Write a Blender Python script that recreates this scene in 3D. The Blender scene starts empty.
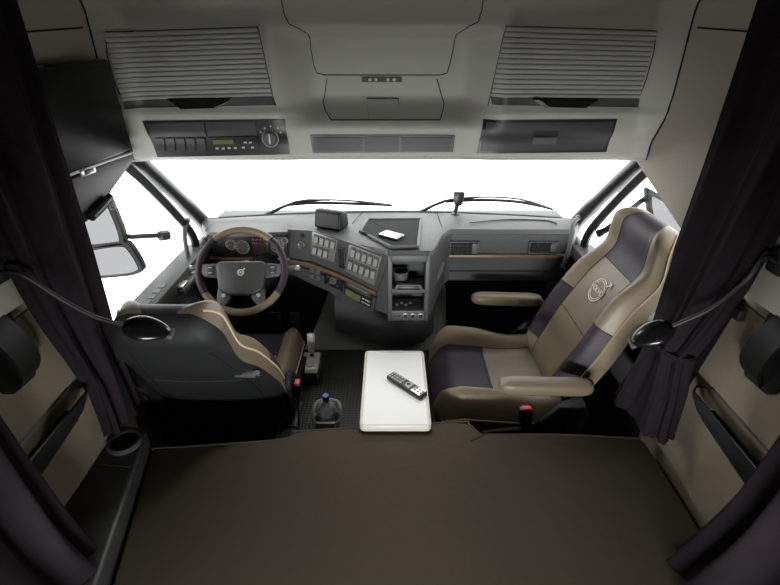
import bpy, bmesh, math, random
from mathutils import Vector, Matrix
R = math.radians
SC = bpy.context.scene
COL = SC.collection
random.seed(4)
# ------------------------------------------------------------------ camera
CZ, F, TH = 2.1, 480.0, R(28)
S_, C_ = math.sin(TH), math.cos(TH)
cam_d = bpy.data.cameras.new('camera'); cam = bpy.data.objects.new('camera', cam_d)
COL.objects.link(cam); cam.location = (0, 0, CZ); cam.rotation_euler = (R(62), 0, 0)
cam_d.sensor_fit = 'HORIZONTAL'; cam_d.sensor_width = 36; cam_d.lens = 36*F/780; cam_d.clip_start = 0.02
SC.camera = cam

def ray(u, v):
    a, b = (u-390)/F, (v-292.5)/F
    return Vector((a, C_-b*S_, -(S_+b*C_)))
def at(u, v, X=None, Y=None, Z=None):
    """point of the line of sight u,v on the plane X=, Y= or Z="""
    r = ray(u, v)
    d = X/r.x if X is not None else Y/r.y if Y is not None else (Z-CZ)/r.z
    return Vector((r.x*d, r.y*d, CZ+r.z*d))

# ------------------------------------------------------------------ materials
def mat(name, col, rough=.6, metal=0, nscale=0, nstr=0, var=0, vscale=8, spec=.5, coat=0, weave=0, sheen=0, emis=None, wscale=160, rib=None, lines=0):
    m = bpy.data.materials.new(name); m.use_nodes = True
    nt = m.node_tree; N = nt.nodes; L = nt.links
    b = N['Principled BSDF']
    b.inputs['Base Color'].default_value = (*col, 1); b.inputs['Roughness'].default_value = rough
    b.inputs['Metallic'].default_value = metal; b.inputs['Specular IOR Level'].default_value = spec
    b.inputs['Coat Weight'].default_value = coat; b.inputs['Sheen Weight'].default_value = sheen
    if emis:
        b.inputs['Emission Color'].default_value = (*emis[0], 1); b.inputs['Emission Strength'].default_value = emis[1]
    tc = N.new('ShaderNodeTexCoord')
    if var:
        n = N.new('ShaderNodeTexNoise'); n.inputs['Scale'].default_value = vscale; n.inputs['Detail'].default_value = 6
        L.new(tc.outputs['Object'], n.inputs['Vector'])
        mx = N.new('ShaderNodeMix'); mx.data_type = 'RGBA'
        L.new(n.outputs['Fac'], mx.inputs['Factor'])
        mx.inputs['A'].default_value = (*[c*(1-var) for c in col], 1); mx.inputs['B'].default_value = (*[min(1, c*(1+var)) for c in col], 1)
        L.new(mx.outputs['Result'], b.inputs['Base Color'])
    if nstr:
        n = N.new('ShaderNodeTexNoise'); n.inputs['Scale'].default_value = nscale; n.inputs['Detail'].default_value = 4
        L.new(tc.outputs['Object'], n.inputs['Vector'])
        bp = N.new('ShaderNodeBump'); bp.inputs['Strength'].default_value = nstr; bp.inputs['Distance'].default_value = .004
        L.new(n.outputs['Fac'], bp.inputs['Height']); L.new(bp.outputs['Normal'], b.inputs['Normal'])
    if weave or rib:
        w1 = N.new('ShaderNodeTexWave'); w1.inputs['Scale'].default_value = wscale; w1.bands_direction = (rib or 'XY')[0]
        L.new(tc.outputs['Object'], w1.inputs['Vector'])
        h = w1.outputs['Fac']
        if weave or len(rib) > 1:
            w2 = N.new('ShaderNodeTexWave'); w2.inputs['Scale'].default_value = wscale; w2.bands_direction = (rib or 'XY')[1]
            L.new(tc.outputs['Object'], w2.inputs['Vector'])
            ad = N.new('ShaderNodeMath'); ad.operation = 'MAXIMUM'
            L.new(h, ad.inputs[0]); L.new(w2.outputs['Fac'], ad.inputs[1]); h = ad.outputs[0]
        if lines:
            mx = N.new('ShaderNodeMix'); mx.data_type = 'RGBA'; L.new(h, mx.inputs['Factor'])
            mx.inputs['A'].default_value = (*col, 1); mx.inputs['B'].default_value = (*[c*lines for c in col], 1)
            L.new(mx.outputs['Result'], b.inputs['Base Color'])
        bp = N.new('ShaderNodeBump'); bp.inputs['Strength'].default_value = weave or .8; bp.inputs['Distance'].default_value = .003
        L.new(h, bp.inputs['Height']); L.new(bp.outputs['Normal'], b.inputs['Normal'])
    return m
M = {
 'head':   mat('overhead_plastic', (.46,.455,.425), .55, nscale=900, nstr=.06),
 'roof':   mat('roof_lining', (.16,.155,.14), .9, nscale=400, nstr=.3),
 'shut':   mat('shutter_plastic', (.42,.42,.395), .45),
 'seam':   mat('seam_gap', (.012,.012,.012), .9),
 'dgrey':  mat('dark_grey_panel', (.055,.056,.056), .45),
 'dgreyd': mat('deep_grey_panel', (.034,.035,.035), .45),
 'traymat': mat('tray_rubber', (.034,.034,.035), .85, spec=.15, nscale=500, nstr=.2),
 'matte':  mat('matte_black', (.009,.009,.009), .5, spec=.3),
 'bottlegrey': mat('bottle_holder_plastic', (.27,.275,.275), .45),
 'pipe2':  mat('tan_piping', (.27,.21,.135), .5),
 'dgrey2': mat('mid_grey_panel', (.085,.086,.086), .5),
 'black':  mat('black_plastic', (.012,.012,.013), .38),
 'gloss':  mat('gloss_black', (.006,.006,.007), .22, spec=.4),
 'shell':  mat('seat_shell_plastic', (.010,.010,.011), .6, spec=.3, nscale=700, nstr=.1),
 'dash':   mat('dash_plastic', (.088,.088,.091), .5, nscale=600, nstr=.12, var=.05),
 'dashlo': mat('dash_lower_plastic', (.075,.075,.08), .5, nscale=600, nstr=.12),
 'alum':   mat('brushed_aluminium_panel', (.30,.30,.29), .35, metal=.6, nscale=300, nstr=.03),
 'btn2':   mat('button_mid_grey', (.25,.25,.245), .45),
 'satin':  mat('satin_silver', (.58,.57,.54), .35, metal=.25),
 'silver': mat('silver', (.62,.61,.58), .28, metal=.85),
 'btn':    mat('button_light_grey', (.46,.46,.45), .45),
 'copper': mat('copper_trim', (.13,.088,.056), .4, metal=.2, var=.15, vscale=20),
 'brown':  mat('brown_leather', (.17,.130,.084), .42, nscale=240, nstr=.22, var=.10, vscale=9),
 'purple': mat('aubergine_leather', (.030,.021,.031), .5, spec=.3, nscale=240, nstr=.22, var=.10, vscale=9),
 'side':   mat('seat_side_leather', (.15,.112,.07), .45, nscale=240, nstr=.2),
 'pipe':   mat('cream_piping', (.50,.40,.27), .5),
 'curt':   mat('curtain_fabric', (.017,.012,.016), .9, rib='Z', wscale=90, spec=.15, var=.12, vscale=30),
 'bunk':   mat('bunk_fabric', (.068,.056,.038), .92, weave=.5, wscale=140, var=.10, vscale=60, spec=.2),
 'wall':   mat('beige_fabric', (.44,.40,.33), .9, nscale=420, nstr=.45, var=.10, vscale=160, sheen=.1),
 'wall2':  mat('brown_beige_fabric', (.285,.240,.175), .92, nscale=420, nstr=.5, var=.12, vscale=160),
 'cream':  mat('cream_plastic', (.42,.40,.35), .55),
 'rubber': mat('rubber_mat', (.055,.055,.056), .55, rib='XY', wscale=17, lines=.3),
 'tunnel': mat('tunnel_plastic', (.22,.22,.216), .5, nscale=500, nstr=.15),
 'white':  mat('white_tabletop', (.80,.80,.80), .35),
 'tedge':  mat('table_edge', (.62,.60,.54), .4),
 'red':    mat('red_button', (.75,.03,.03), .4),
 'blue':   mat('blue_cap', (.03,.07,.25), .35),
 'mirror': mat('mirror_glass', (.15,.15,.155), .10, metal=1.0),
 'screen': mat('screen_glass', (.010,.010,.011), .35, spec=.25),
 'lcd':    mat('green_display', (.12,.13,.05), .25),
 'amber':  mat('cluster_display', (.022,.016,.012), .3, emis=((.6,.25,.12), .012)),
 'redlcd': mat('cluster_marks', (.3,.05,.04), .3, emis=((.8,.15,.1), .15)),
 'white_ink': mat('white_marks', (.65,.65,.63), .5),
 'logo':   mat('cream_stitching', (.66,.62,.54), .6),
 'dark':   mat('dark_void', (.010,.010,.010), .8),
 'keys':   mat('remote_keys', (.42,.42,.42), .4),
 'lampg':  mat('lamp_lens', (.75,.75,.72), .25),
}
def glassmat(name, tint=(1,1,1), gl=.06, rough=.0):
    m = bpy.data.materials.new(name); m.use_nodes = True
    nt = m.node_tree; N = nt.nodes; L = nt.links; N.remove(N['Principled BSDF'])
    o = N['Material Output']; t = N.new('ShaderNodeBsdfTransparent'); g = N.new('ShaderNodeBsdfGlossy'); mx = N.new('ShaderNodeMixShader')
    t.inputs['Color'].default_value = (*tint, 1); g.inputs['Roughness'].default_value = rough
    fr = N.new('ShaderNodeLayerWeight'); fr.inputs['Blend'].default_value = gl
    L.new(fr.outputs['Fresnel'], mx.inputs['Fac']); L.new(t.outputs[0], mx.inputs[1]); L.new(g.outputs[0], mx.inputs[2]); L.new(mx.outputs[0], o.inputs['Surface'])
    return m
M['glass'] = glassmat('window_glass', (.98,.99,.985), .05)
M['pet'] = glassmat('clear_plastic', (.95,.96,.97), .3, .1)
nt = M['pet'].node_tree; df = nt.nodes.new('ShaderNodeBsdfDiffuse'); df.inputs['Color'].default_value = (.75,.77,.8,1)
m2 = nt.nodes.new('ShaderNodeMixShader'); m2.inputs['Fac'].default_value = .22
old = nt.nodes['Mix Shader']; nt.links.new(old.outputs[0], m2.inputs[1]); nt.links.new(df.outputs[0], m2.inputs[2]); nt.links.new(m2.outputs[0], nt.nodes['Material Output'].inputs['Surface'])

# ------------------------------------------------------------------ mesh helpers
def BM(): return bmesh.new()
def xf(bm, vs, m):
    if m is not None: bmesh.ops.transform(bm, matrix=m, verts=vs)
def merge(bm, src):
    me = bpy.data.meshes.new('t'); src.to_mesh(me); src.free(); bm.from_mesh(me); bpy.data.meshes.remove(me)
def box(bm, x0, x1, y0, y1, z0, z1, m=None, r=0, seg=2):
    t = BM()
    bmesh.ops.create_cube(t, size=1)
    for v in t.verts:
        v.co = Vector(((x0+x1)/2+v.co.x*(x1-x0), (y0+y1)/2+v.co.y*(y1-y0), (z0+z1)/2+v.co.z*(z1-z0)))
    if r: bmesh.ops.bevel(t, geom=t.edges[:], offset=r, segments=seg, affect='EDGES', profile=.5)
    xf(t, t.verts[:], m); merge(bm, t); return bm
def prism(bm, pts, axis, a0, a1, m=None, r=0, seg=2):
    """polygon pts (2D) swept along axis; x: (y,z)  y: (x,z)  z: (x,y)"""
    t = BM()
    def mk(p, a): return (a, p[0], p[1]) if axis == 'x' else (p[0], a, p[1]) if axis == 'y' else (p[0], p[1], a)
    A = [t.verts.new(mk(p, a0)) for p in pts]; B = [t.verts.new(mk(p, a1)) for p in pts]
    n = len(pts); t.faces.new(A); t.faces.new(B[::-1])
    for i in range(n): t.faces.new((A[i], B[i], B[(i+1) % n], A[(i+1) % n]))
    bmesh.ops.recalc_face_normals(t, faces=t.faces[:])
    if r: bmesh.ops.bevel(t, geom=t.edges[:], offset=r, segments=seg, affect='EDGES', profile=.5)
    xf(t, t.verts[:], m); merge(bm, t); return bm
def loft(bm, rings, closed=True, cap=True, m=None, loop=False):
    t = BM(); V = [[t.verts.new(p) for p in r] for r in rings]; n = len(rings[0])
    k = len(V)
    for i in range(k if loop else k-1):
        a, b = V[i], V[(i+1) % k]
        for j in range(n if closed else n-1):
            t.faces.new((a[j], a[(j+1) % n], b[(j+1) % n], b[j]))
    if cap and closed and not loop:
        t.faces.new(V[0][::-1]); t.faces.new(V[-1])
    bmesh.ops.recalc_face_normals(t, faces=t.faces[:])
    xf(t, t.verts[:], m); merge(bm, t); return bm
def cat(pts, k=6, closed=False):
    pts = [Vector(p) for p in pts]; n = len(pts); out = []
    if n < 3: return pts
    for i in range(n if closed else n-1):
        if closed: p0, p1, p2, p3 = pts[i-1], pts[i], pts[(i+1) % n], pts[(i+2) % n]
        else: p0, p1, p2, p3 = pts[max(i-1, 0)], pts[i], pts[i+1], pts[min(i+2, n-1)]
        for j in range(k):
            s = j/k
            out.append(.5*((2*p1)+(p2-p0)*s+(2*p0-5*p1+4*p2-p3)*s*s+(3*p1-p0-3*p2+p3)*s**3))
    if not closed: out.append(pts[-1])
    return out
def tube(bm, pts, r, n=8, smooth=0, closed=False, m=None, flat=None):
    """r may be a list; flat=(normal, k) squashes the profile along a direction"""
    pts = cat(pts, smooth, closed) if smooth else [Vector(p) for p in pts]
    K = len(pts); rs = r if isinstance(r, (list, tuple)) else [r]*K
    if len(rs) != K: rs = [rs[min(len(rs)-1, int(i/(K-1)*(len(rs)-1)+.5))] for i in range(K)]
    rings = []; prev = None
    for i, p in enumerate(pts):
        if closed: d = (pts[(i+1) % K]-pts[i-1])
        else: d = (pts[min(i+1, K-1)]-pts[max(i-1, 0)])
        d.normalize()
        if prev is None:
            up = Vector((0,0,1)) if abs(d.z) < .9 else Vector((1,0,0))
            a = d.cross(up).normalized()
        else: a = (prev-d*prev.dot(d)).normalized()
        prev = a; b = d.cross(a)
        rg = []
        for j in range(n):
            q = a*math.cos(2*math.pi*j/n)*rs[i]+b*math.sin(2*math.pi*j/n)*rs[i]
            if flat: nn = Vector(flat[0]).normalized(); q -= nn*q.dot(nn)*(1-flat[1])
            rg.append(p+q)
        rings.append(rg)
    return loft(bm, rings, True, True, m, loop=closed)
def frame(o, z, x=None):
    """matrix whose z axis is z"""
    z = Vector(z).normalized(); x = Vector(x) if x is not None else (Vector((1,0,0)) if abs(z.x) < .9 else Vector((0,1,0)))
    x = (x-z*x.dot(z)).normalized(); y = z.cross(x)
    m = Matrix((x, y, z)).transposed().to_4x4(); m.translation = Vector(o); return m
def lathe(bm, prof, m=None, n=24, sx=1, sy=1):
    """prof = [(radius, height)] about local z"""
    rings = [[(r*math.cos(2*math.pi*j/n)*sx, r*math.sin(2*math.pi*j/n)*sy, h) for j in range(n)] for r, h in prof]
    return loft(bm, rings, True, True, m)
def ringtorus(bm, R0, r, m, n=48, k=10, a0=0, a1=2*math.pi):
    full = abs(a1-a0-2*math.pi) < 1e-6; K = n if full else n+1
    rings = []
    for i in range(K):
        a = a0+(a1-a0)*i/n
        rings.append([((R0+r*math.cos(2*math.pi*j/k))*math.cos(a), (R0+r*math.cos(2*math.pi*j/k))*math.sin(a), r*math.sin(2*math.pi*j/k)) for j in range(k)])
    return loft(bm, rings, True, True, m, loop=full)
def text_bm(bm, s, size, m, depth=.0008):
    c = bpy.data.curves.new('t', 'FONT'); c.body = s; c.size = size; c.align_x = 'CENTER'; c.align_y = 'CENTER'; c.extrude = depth; c.resolution_u = 3
    o = bpy.data.objects.new('t', c); COL.objects.link(o)
    dg = bpy.context.evaluated_depsgraph_get(); me = bpy.data.meshes.new_from_object(o.evaluated_get(dg))
    t = BM(); t.from_mesh(me); xf(t, t.verts[:], m); merge(bm, t)
    bpy.data.objects.remove(o); bpy.data.curves.remove(c); bpy.data.meshes.remove(me)

WORLD = {}
def obj(name, bm, m, parent=None, sharp=38, sub=0):
    me = bpy.data.meshes.new(name)
    bmesh.ops.remove_doubles(bm, verts=bm.verts[:], dist=1e-6)
    bm.to_mesh(me); bm.free()
    for p in me.polygons: p.use_smooth = True
    me.set_sharp_from_angle(angle=R(sharp))
    me.materials.append(M[m] if isinstance(m, str) else m)
    o = bpy.data.objects.new(name, me); COL.objects.link(o)
    if parent is not None:
        o.parent = parent
        r = parent
        while r.parent: r = r.parent
        if parent.type == 'EMPTY' and not r.get('_local'): o.matrix_parent_inverse = Matrix.Translation(-parent.location)
    if sub:
        s = o.modifiers.new('s', 'SUBSURF'); s.levels = s.render_levels = sub
    return o
def tag(o, label, cat_, group=None):
    o['label'] = label; o['category'] = cat_
    if group: o['group'] = group
    return o
def thing(name, label, cat_, loc=(0,0,0), group=None, local=False):
    o = bpy.data.objects.new(name, None); COL.objects.link(o); o.location = loc; o.empty_display_size = .05
    if local: o['_local'] = 1
    return tag(o, label, cat_, group)
def struct(name, bm, m, parent=None, **k):
    o = obj(name, bm, m, parent, **k)
    if parent is None: o['kind'] = 'structure'
    return o
def lerp(a, b, t): return a+(b-a)*t
def sst(a, b, x):
    t = max(0, min(1, (x-a)/(b-a))); return t*t*(3-2*t)

# ================================================================== SETTING
WX = 1.09          # inner face of the side walls
CEIL = 2.34
b = BM(); box(b, -1.2, 1.2, -.45, 3.1, -.05, 0); struct('floor', b, 'rubber')
b = BM(); box(b, -1.2, 1.2, -.45, 3.0, CEIL, CEIL+.05); struct('ceiling', b, 'roof')
RX, RZ0, RZ1 = .80, .72, .97        # low glazed opening added in the unseen rear wall to let light in
b = BM(); box(b, -1.2, 1.2, -.5, -.45, 0, RZ0); box(b, -1.2, 1.2, -.5, -.45, RZ1, CEIL); box(b, -1.2, -RX, -.5, -.45, RZ0, RZ1); box(b, RX, 1.2, -.5, -.45, RZ0, RZ1); struct('wall_rear', b, 'wall')
b = BM(); box(b, -RX, RX, -.48, -.47, RZ0, RZ1); struct('window_4', b, 'glass')
b = BM(); box(b, -1.2, 1.2, 3.1, 3.14, 0, 1.0); struct('wall_front', b, 'dark')
# side walls: full height behind the door, a band above the door window
for s, nm in ((-1, 'wall_left'), (1, 'wall_right')):
    b = BM()
    pts = [(-.45, 0), (1.56, 0), (1.56, 1.40)]+([(1.62, 1.44), (2.16, 1.62)] if s > 0 else [(1.62, 1.57), (2.0, 1.67)])+[(2.3, 1.62 if s > 0 else 1.70), (2.3, CEIL), (-.45, CEIL)]
    prism(b, pts, 'x', s*WX, s*(WX+.05)); struct(nm, b, 'wall')
for i, s in enumerate((-1, 1)):
    b = BM(); box(b, min(s*1.083, s*1.0905), max(s*1.083, s*1.0905), -.40, 1.555, .45, 1.38, r=.003); struct('trim_%d' % (i+12), b, 'wall2')
# cream upper panels behind the curtains
for i, s in enumerate((-1, 1)):
    b = BM(); box(b, min(s*1.06, s*WX), max(s*1.06, s*WX), .3, 1.36, 1.42, 1.72, r=.008)
    struct('trim_%d' % (i+2), b, 'cream')
    b = BM(); tube(b, [(s*1.089, 1.36, 2.10), (s*1.089, 1.94, 2.13)], .003, 6); struct('trim_%d' % (i+4), b, 'seam')
# A pillars and door posts
for i, s in enumerate((-1, 1)):
    b = BM()
    tube(b, [(s*1.17, 2.10, 1.72), (s*1.165, 2.45, 1.43), (s*1.165, 2.80, 1.13), (s*1.16, 2.95, .97)], [.045, .038, .045, .055], 10, smooth=5)
    struct('trim_%d' % (i+6), b, 'black')
    b = BM()
    tube(b, [(s*1.13, 2.02, 1.66), (s*1.125, 2.2, 1.50), (s*1.125, 2.52, 1.17), (s*1.125, 2.58, 1.02), (s*1.125, 2.48, .97)], .024, 8, smooth=5)
    struct('trim_%d' % (i+8), b, 'black')
# windshield and side glass
def wsY(x): return 3.02-.13*(x/1.1)**2
rings = []
for i in range(17):
    x = -1.16+2.32*i/16
    y0, y1 = wsY(x), wsY(x)-.42
    rings.append([(x, y0, 1.08), (x, y1, 1.86), (x, y1+.008, 1.86), (x, y0+.008, 1.08)])
b = BM(); loft(b, rings); struct('window_1', b, 'glass')
b = BM(); tube(b, [(x, wsY(x)-.012, 1.097) for x in [-1.13+2.26*i/20 for i in range(21)]], .006, 8); struct('trim_10', b, 'black')
for i, s in enumerate((-1, 1)):
    b = BM(); prism(b, [(1.3, 1.02), (2.62, 1.02), (2.1, 1.72), (1.3, 1.62)], 'x', s*1.155, s*1.161); struct('window_%d' % (i+2), b, 'glass')
b = BM(); box(b, -1.15, 1.15, 3.04, 3.2, 1.0, 1.045, r=.01); struct('trim_11', b, 'black')
# doors
for i, s in enumerate((-1, 1)):
    b = BM()
    prism(b, [(1.565, .0), (3.1, .0), (3.1, .98), (2.66, 1.0), (1.565, 1.0)], 'x', s*1.13, s*1.19, r=.01)
    d = struct('door_%d' % (i+1), b, 'dgrey')
    d['label'] = 'dark grey cab door panel beside the ' + ('steering wheel' if s < 0 else 'passenger seat')
    b = BM(); prism(b, [(1.57, .96), (2.62, .96), (2.62, 1.03), (2.5, 1.035), (1.57, 1.035)], 'x', s*1.06, s*1.185, r=.012)
    o = obj('window_sill', b, 'dgrey', d)
    b = BM(); prism(b, [(1.7, .60), (2.4, .60), (2.44, .78), (2.3, .84), (1.7, .80)], 'x', s*1.10, s*1.14, r=.02); obj('armrest', b, 'dashlo', d)
    if s < 0:
        b = BM(); box(b, -1.085, -1.03, 2.12, 2.44, .955, .985, r=.008); o2 = obj('switch_panel', b, 'dgrey2', d)
        for k in range(4):
            b = BM(); box(b, -1.075, -1.045, 2.30+.03*k, 2.322+.03*k, .985, .993, r=.002); obj('window_switch', b, 'btn' if k < 2 else 'black', o2)
        b = BM(); box(b, -1.07, -1.035, 2.13, 2.21, .985, 1.0, r=.006); h = obj('door_handle', b, 'silver', o2)
        b = BM()
        for k in range(7): box(b, -1.12, -1.09, 1.72+.055*k, 1.755+.055*k, 1.034, 1.038)
        obj('defroster_slot', b, 'black', o)

# ================================================================== OVERHEAD CONSOLE
HZ0 = 1.60
def hY(x, z):
    ax = abs(x)
    pod = 2.085                                           # locker pods left and right
    # centre recess
    low = sst(1.88, 1.76, z)                              # centre comes flush again at the bottom
    rec = lerp(2.235, 2.10, low)
    rec = lerp(rec, 2.12, sst(2.09, 2.14, z))             # the upper lid bulges back out
    k = sst(.30, .47, ax)
    y = lerp(rec, pod, k)
    y -= .012*math.exp(-((ax-.455)/.05)**2)*(1-low)       # rounded ridge
    y -= .15*sst(2.16, 2.36, z)**1.5                      # rolls into the ceiling
    y -= .17*sst(.99, 1.15, ax)**1.2*(.25+.75*sst(1.72, 1.90, z))   # cove into the side walls
    y += .20*min(1, max(0, (HZ0+.05-z)/.05))**2.2
    y -= .02*sst(1.86, 1.82, z)*sst(1.70, 1.76, z)*k      # lip under the shutters
    return y
def H(u, v):
    y = 2.1
    for _ in range(8):
        p = at(u, v, Y=y); y = hY(p.x, p.z)
    return at(u, v, Y=y)
oh = thing('overhead_console', 'grey overhead storage console spanning the top of the windshield', 'storage console', (0, 2.1, HZ0))
NX, NZ = 150, 90
zs = [HZ0+(CEIL-HZ0)*(j/NZ)**1.15 for j in range(NZ+1)]
rings = []
for i in range(NX+1):
    x = -1.14+2.28*i/NX
    rg = [(x, hY(x, z), z) for z in zs]
    rings.append(rg+[(x, 2.62, CEIL), (x, 2.62, 1.75), (x, 2.45, HZ0)])
b = BM(); loft(b, rings); obj('body', b, 'head', oh, sharp=60)
def surf(p, off=0): return Vector((p.x, hY(p.x, p.z)-off, p.z))
def seamline(pts, r=.0020, name='panel_gap', smooth=0, parent=oh):
    P = []
    for i in range(len(pts)-1):
        a, c = H(*pts[i]), H(*pts[i+1])
        for j in range(6): P.append(surf(a.lerp(c, j/6)))
    P.append(surf(H(*pts[-1])))
    b = BM(); tube(b, P, r, 6); return obj(name, b, 'seam', parent)
def patch(name, quad, m, off=.004, th=.01, nx=20, nz=6, parent=oh, r=0, wob=None):
    """raised plate whose four pixel corners (tl,tr,br,bl) lie on the console face"""
    tl, tr, br, bl = [H(*q) for q in quad]
    rings = []
    for i in range(nx+1):
        s = i/nx; top = tl.lerp(tr, s); bot = bl.lerp(br, s); fr = []; bk = []
        for j in range(nz+1):
            p = top.lerp(bot, j/nz); o = off+(wob(j/nz) if wob else 0)
            fr.append(surf(p, o)); bk.append(surf(p, off-th))
        rings.append(fr+bk[::-1])
    b = BM(); loft(b, rings); return obj(name, b, m, parent)
for s in (-1, 1):
    b = BM(); tube(b, [(s*1.087, hY(1.087, z)-.001, z) for z in [1.64+.68*i/24 for i in range(25)]], .0035, 6); obj('side_gap', b, 'seam', oh)
# roller shutters
for s in (-1, 1):
    q = [(107,32), (258,27), (273,97), (125,102)] if s < 0 else [(506,26), (656,31), (638,99), (490,97)]
    nsl = 14
    sh = patch('roller_shutter', q, 'shut', off=.012, th=.024, nx=28, nz=nsl*6, wob=lambda t: (-.007, .0, .0012, .0016, .0016, .0010)[round(t*nsl*6) % 6])
    tl, tr, br, bl = q
    pr = patch('shutter_rail', [(bl[0], bl[1]-1), (br[0], br[1]-1), (br[0]+(2 if s < 0 else -1), br[1]+8), (bl[0]+2, bl[1]+7)], 'dgrey', off=.015, th=.026, nx=28, parent=sh)
    hq = [(170,99), (232,98), (218,107), (184,108)] if s < 0 else [(533,98), (597,99), (583,107), (546,106)]
    h = patch('pull_handle', hq, 'black', off=.026, th=.03, parent=sh, wob=lambda t: .012*t)
    gq = [(216,107), (224,103), (232,100), (224,105)] if s < 0 else [(531,99), (537,99), (547,106), (543,107)]
    patch('handle_glint', gq, 'silver', off=.042, th=.02, parent=sh)  # silver sliver put in for the glint on the pull handle
    fr = [(107,32), (258,27), (273,97), (276,106)] if s < 0 else [(656,31), (506,26), (490,97), (488,106)]
    seamline(fr, .0022, 'shutter_gap', parent=sh)
    fr = [(107,32), (110,55), (118,85), (127,108)] if s < 0 else [(656,31), (654,52), (646,80), (636,106)]
    seamline(fr, .0022, 'shutter_gap', parent=sh)
# centre lid, drawer, lamp
seamline([(281,0), (284,14), (289,24), (300,29), (308,34), (311,50), (314,66), (317,73), (325,75), (440,75), (447,73), (450,64), (454,44), (457,34), (468,27), (478,22), (482,10), (483,0)], .0022, 'lid_gap')
seamline([(327,79), (323,103), (325,110), (331,120), (440,120), (443,110), (444,103), (437,79)], .0022, 'drawer_gap')
lp = patch('reading_light', [(362,77), (402,77), (402,82), (362,82)], 'dgrey', off=.006, th=.012)
for u in (370, 376, 388, 394):
    p = surf(H(u, 79.5), .008); b = BM(); lathe(b, [(.0, -.004), (.007, -.004), (.007, .003), (.004, .006), (0, .006)], frame(p, (0,-1,.1)), 12); obj('light_lens', b, 'lampg', lp)
seamline([(367,98.5), (369,117.5), (397,117.5), (398.5,98.5)], .0015, 'pull_gap')
hp = patch('drawer_pull', [(367,99), (398,99), (398,118), (369,118)], 'head', off=.009, th=.012)
patch('pull_recess', [(367,98), (398,98), (398,103.5), (367.5,103.5)], 'dgrey2', off=.0075, th=.01, parent=hp)
# dark strip with two covers in the middle
st = patch('centre_strip', [(310,135), (455,135), (453,152), (313,153)], 'black', off=.005, th=.015)
patch('strip_middle', [(365,136.5), (399,136.5), (399,151.5), (365,151.5)], 'dgreyd', off=.0085, th=.01, parent=st)
patch('strip_cover', [(313,137.5), (362.5,137.5), (362.5,150.5), (315.5,150.8)], 'dgreyd', off=.009, th=.01, parent=st)
patch('strip_cover', [(401.5,137.5), (451.5,137.5), (449.5,150.5), (401.5,150.8)], 'dgreyd', off=.009, th=.01, parent=st)
# instrument strip above the driver
ip = patch('instrument_strip', [(143,121), (285,119), (290,154), (158,157)], 'black', off=.005, th=.015)
patch('blank_cover', [(148,123), (204,121.5), (207,136), (153,137)], 'dgreyd', off=.009, th=.01, parent=ip)
patch('blank_cover', [(206,121.5), (255,121), (258,135), (209,136)], 'dgreyd', off=.009, th=.01, parent=ip)
for k in range(5):
    u = 156+k*10.2
    q = patch('rocker_switch', [(u, 138), (u+8.6, 138), (u+10, 151), (u+1.8, 151.3)], 'dgreyd', off=.012, th=.012, parent=ip, wob=lambda t: .003*t)
tg = patch('tachograph', [(209,137), (257,136), (260,151), (212,152)], 'black', off=.010, th=.01, parent=ip)
patch('display', [(213,139.5), (234,139), (235,143.5), (214.5,144)], 'lcd', off=.0125, th=.006, parent=tg)
for u, v in ((218,148), (224,148), (230,147.5), (236,147.5), (246,142), (251,142), (244,147), (253,147)):
    patch('tachograph_button', [(u-1.4, v-.9), (u+1.4, v-.9), (u+1.4, v+.9), (u-1.4, v+.9)], 'btn', off=.012, th=.004, nx=1, nz=1, parent=tg)
p = surf(H(271, 138), .006)
b = BM(); lathe(b, [(0,0), (.034,0), (.034,.006), (.030,.010), (.027,.010), (.024,.02), (0,.021)], frame(p, (0,-1,.05)), 28); kn = obj('rotary_knob', b, 'dgrey2', ip)
b = BM(); ringtorus(b, .0335, .0022, frame(p+Vector((0,-.008,0)), (0,-1,.05)), 32, 6); obj('knob_ring', b, 'silver', kn)
b = BM(); box(b, -.003, .003, -.02, .02, .019, .024, frame(p, (0,-1,.05)), r=.001); obj('knob_pointer', b, 'white_ink', kn)
for k, (u, v) in enumerate(((261,132), (265,128), (271,126), (278,128), (281,132))):
    b = BM(); lathe(b, [(0,0), (.0035,0), (.0035,.003), (0,.003)], frame(surf(H(u, v), .004), (0,-1,0)), 10); obj('knob_symbol', b, 'white_ink', ip)
# glove locker on the right
gl = patch('locker_door', [(483,119), (617,119), (606,152), (477,153)], 'black', off=.004, th=.015)
patch('door_panel', [(486,121.5), (613,121.5), (603,149.5), (480.5,150.5)], 'dgreyd', off=.008, th=.008, parent=gl)
lt = patch('latch_recess', [(533,131), (559,131), (556,138), (532,137.5)], 'black', off=.010, th=.006, parent=gl)
patch('latch', [(532,137), (557,137), (554,143.5), (531.5,143.5)], 'dgrey2', off=.013, th=.01, parent=gl, wob=lambda t: .004*t)

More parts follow.
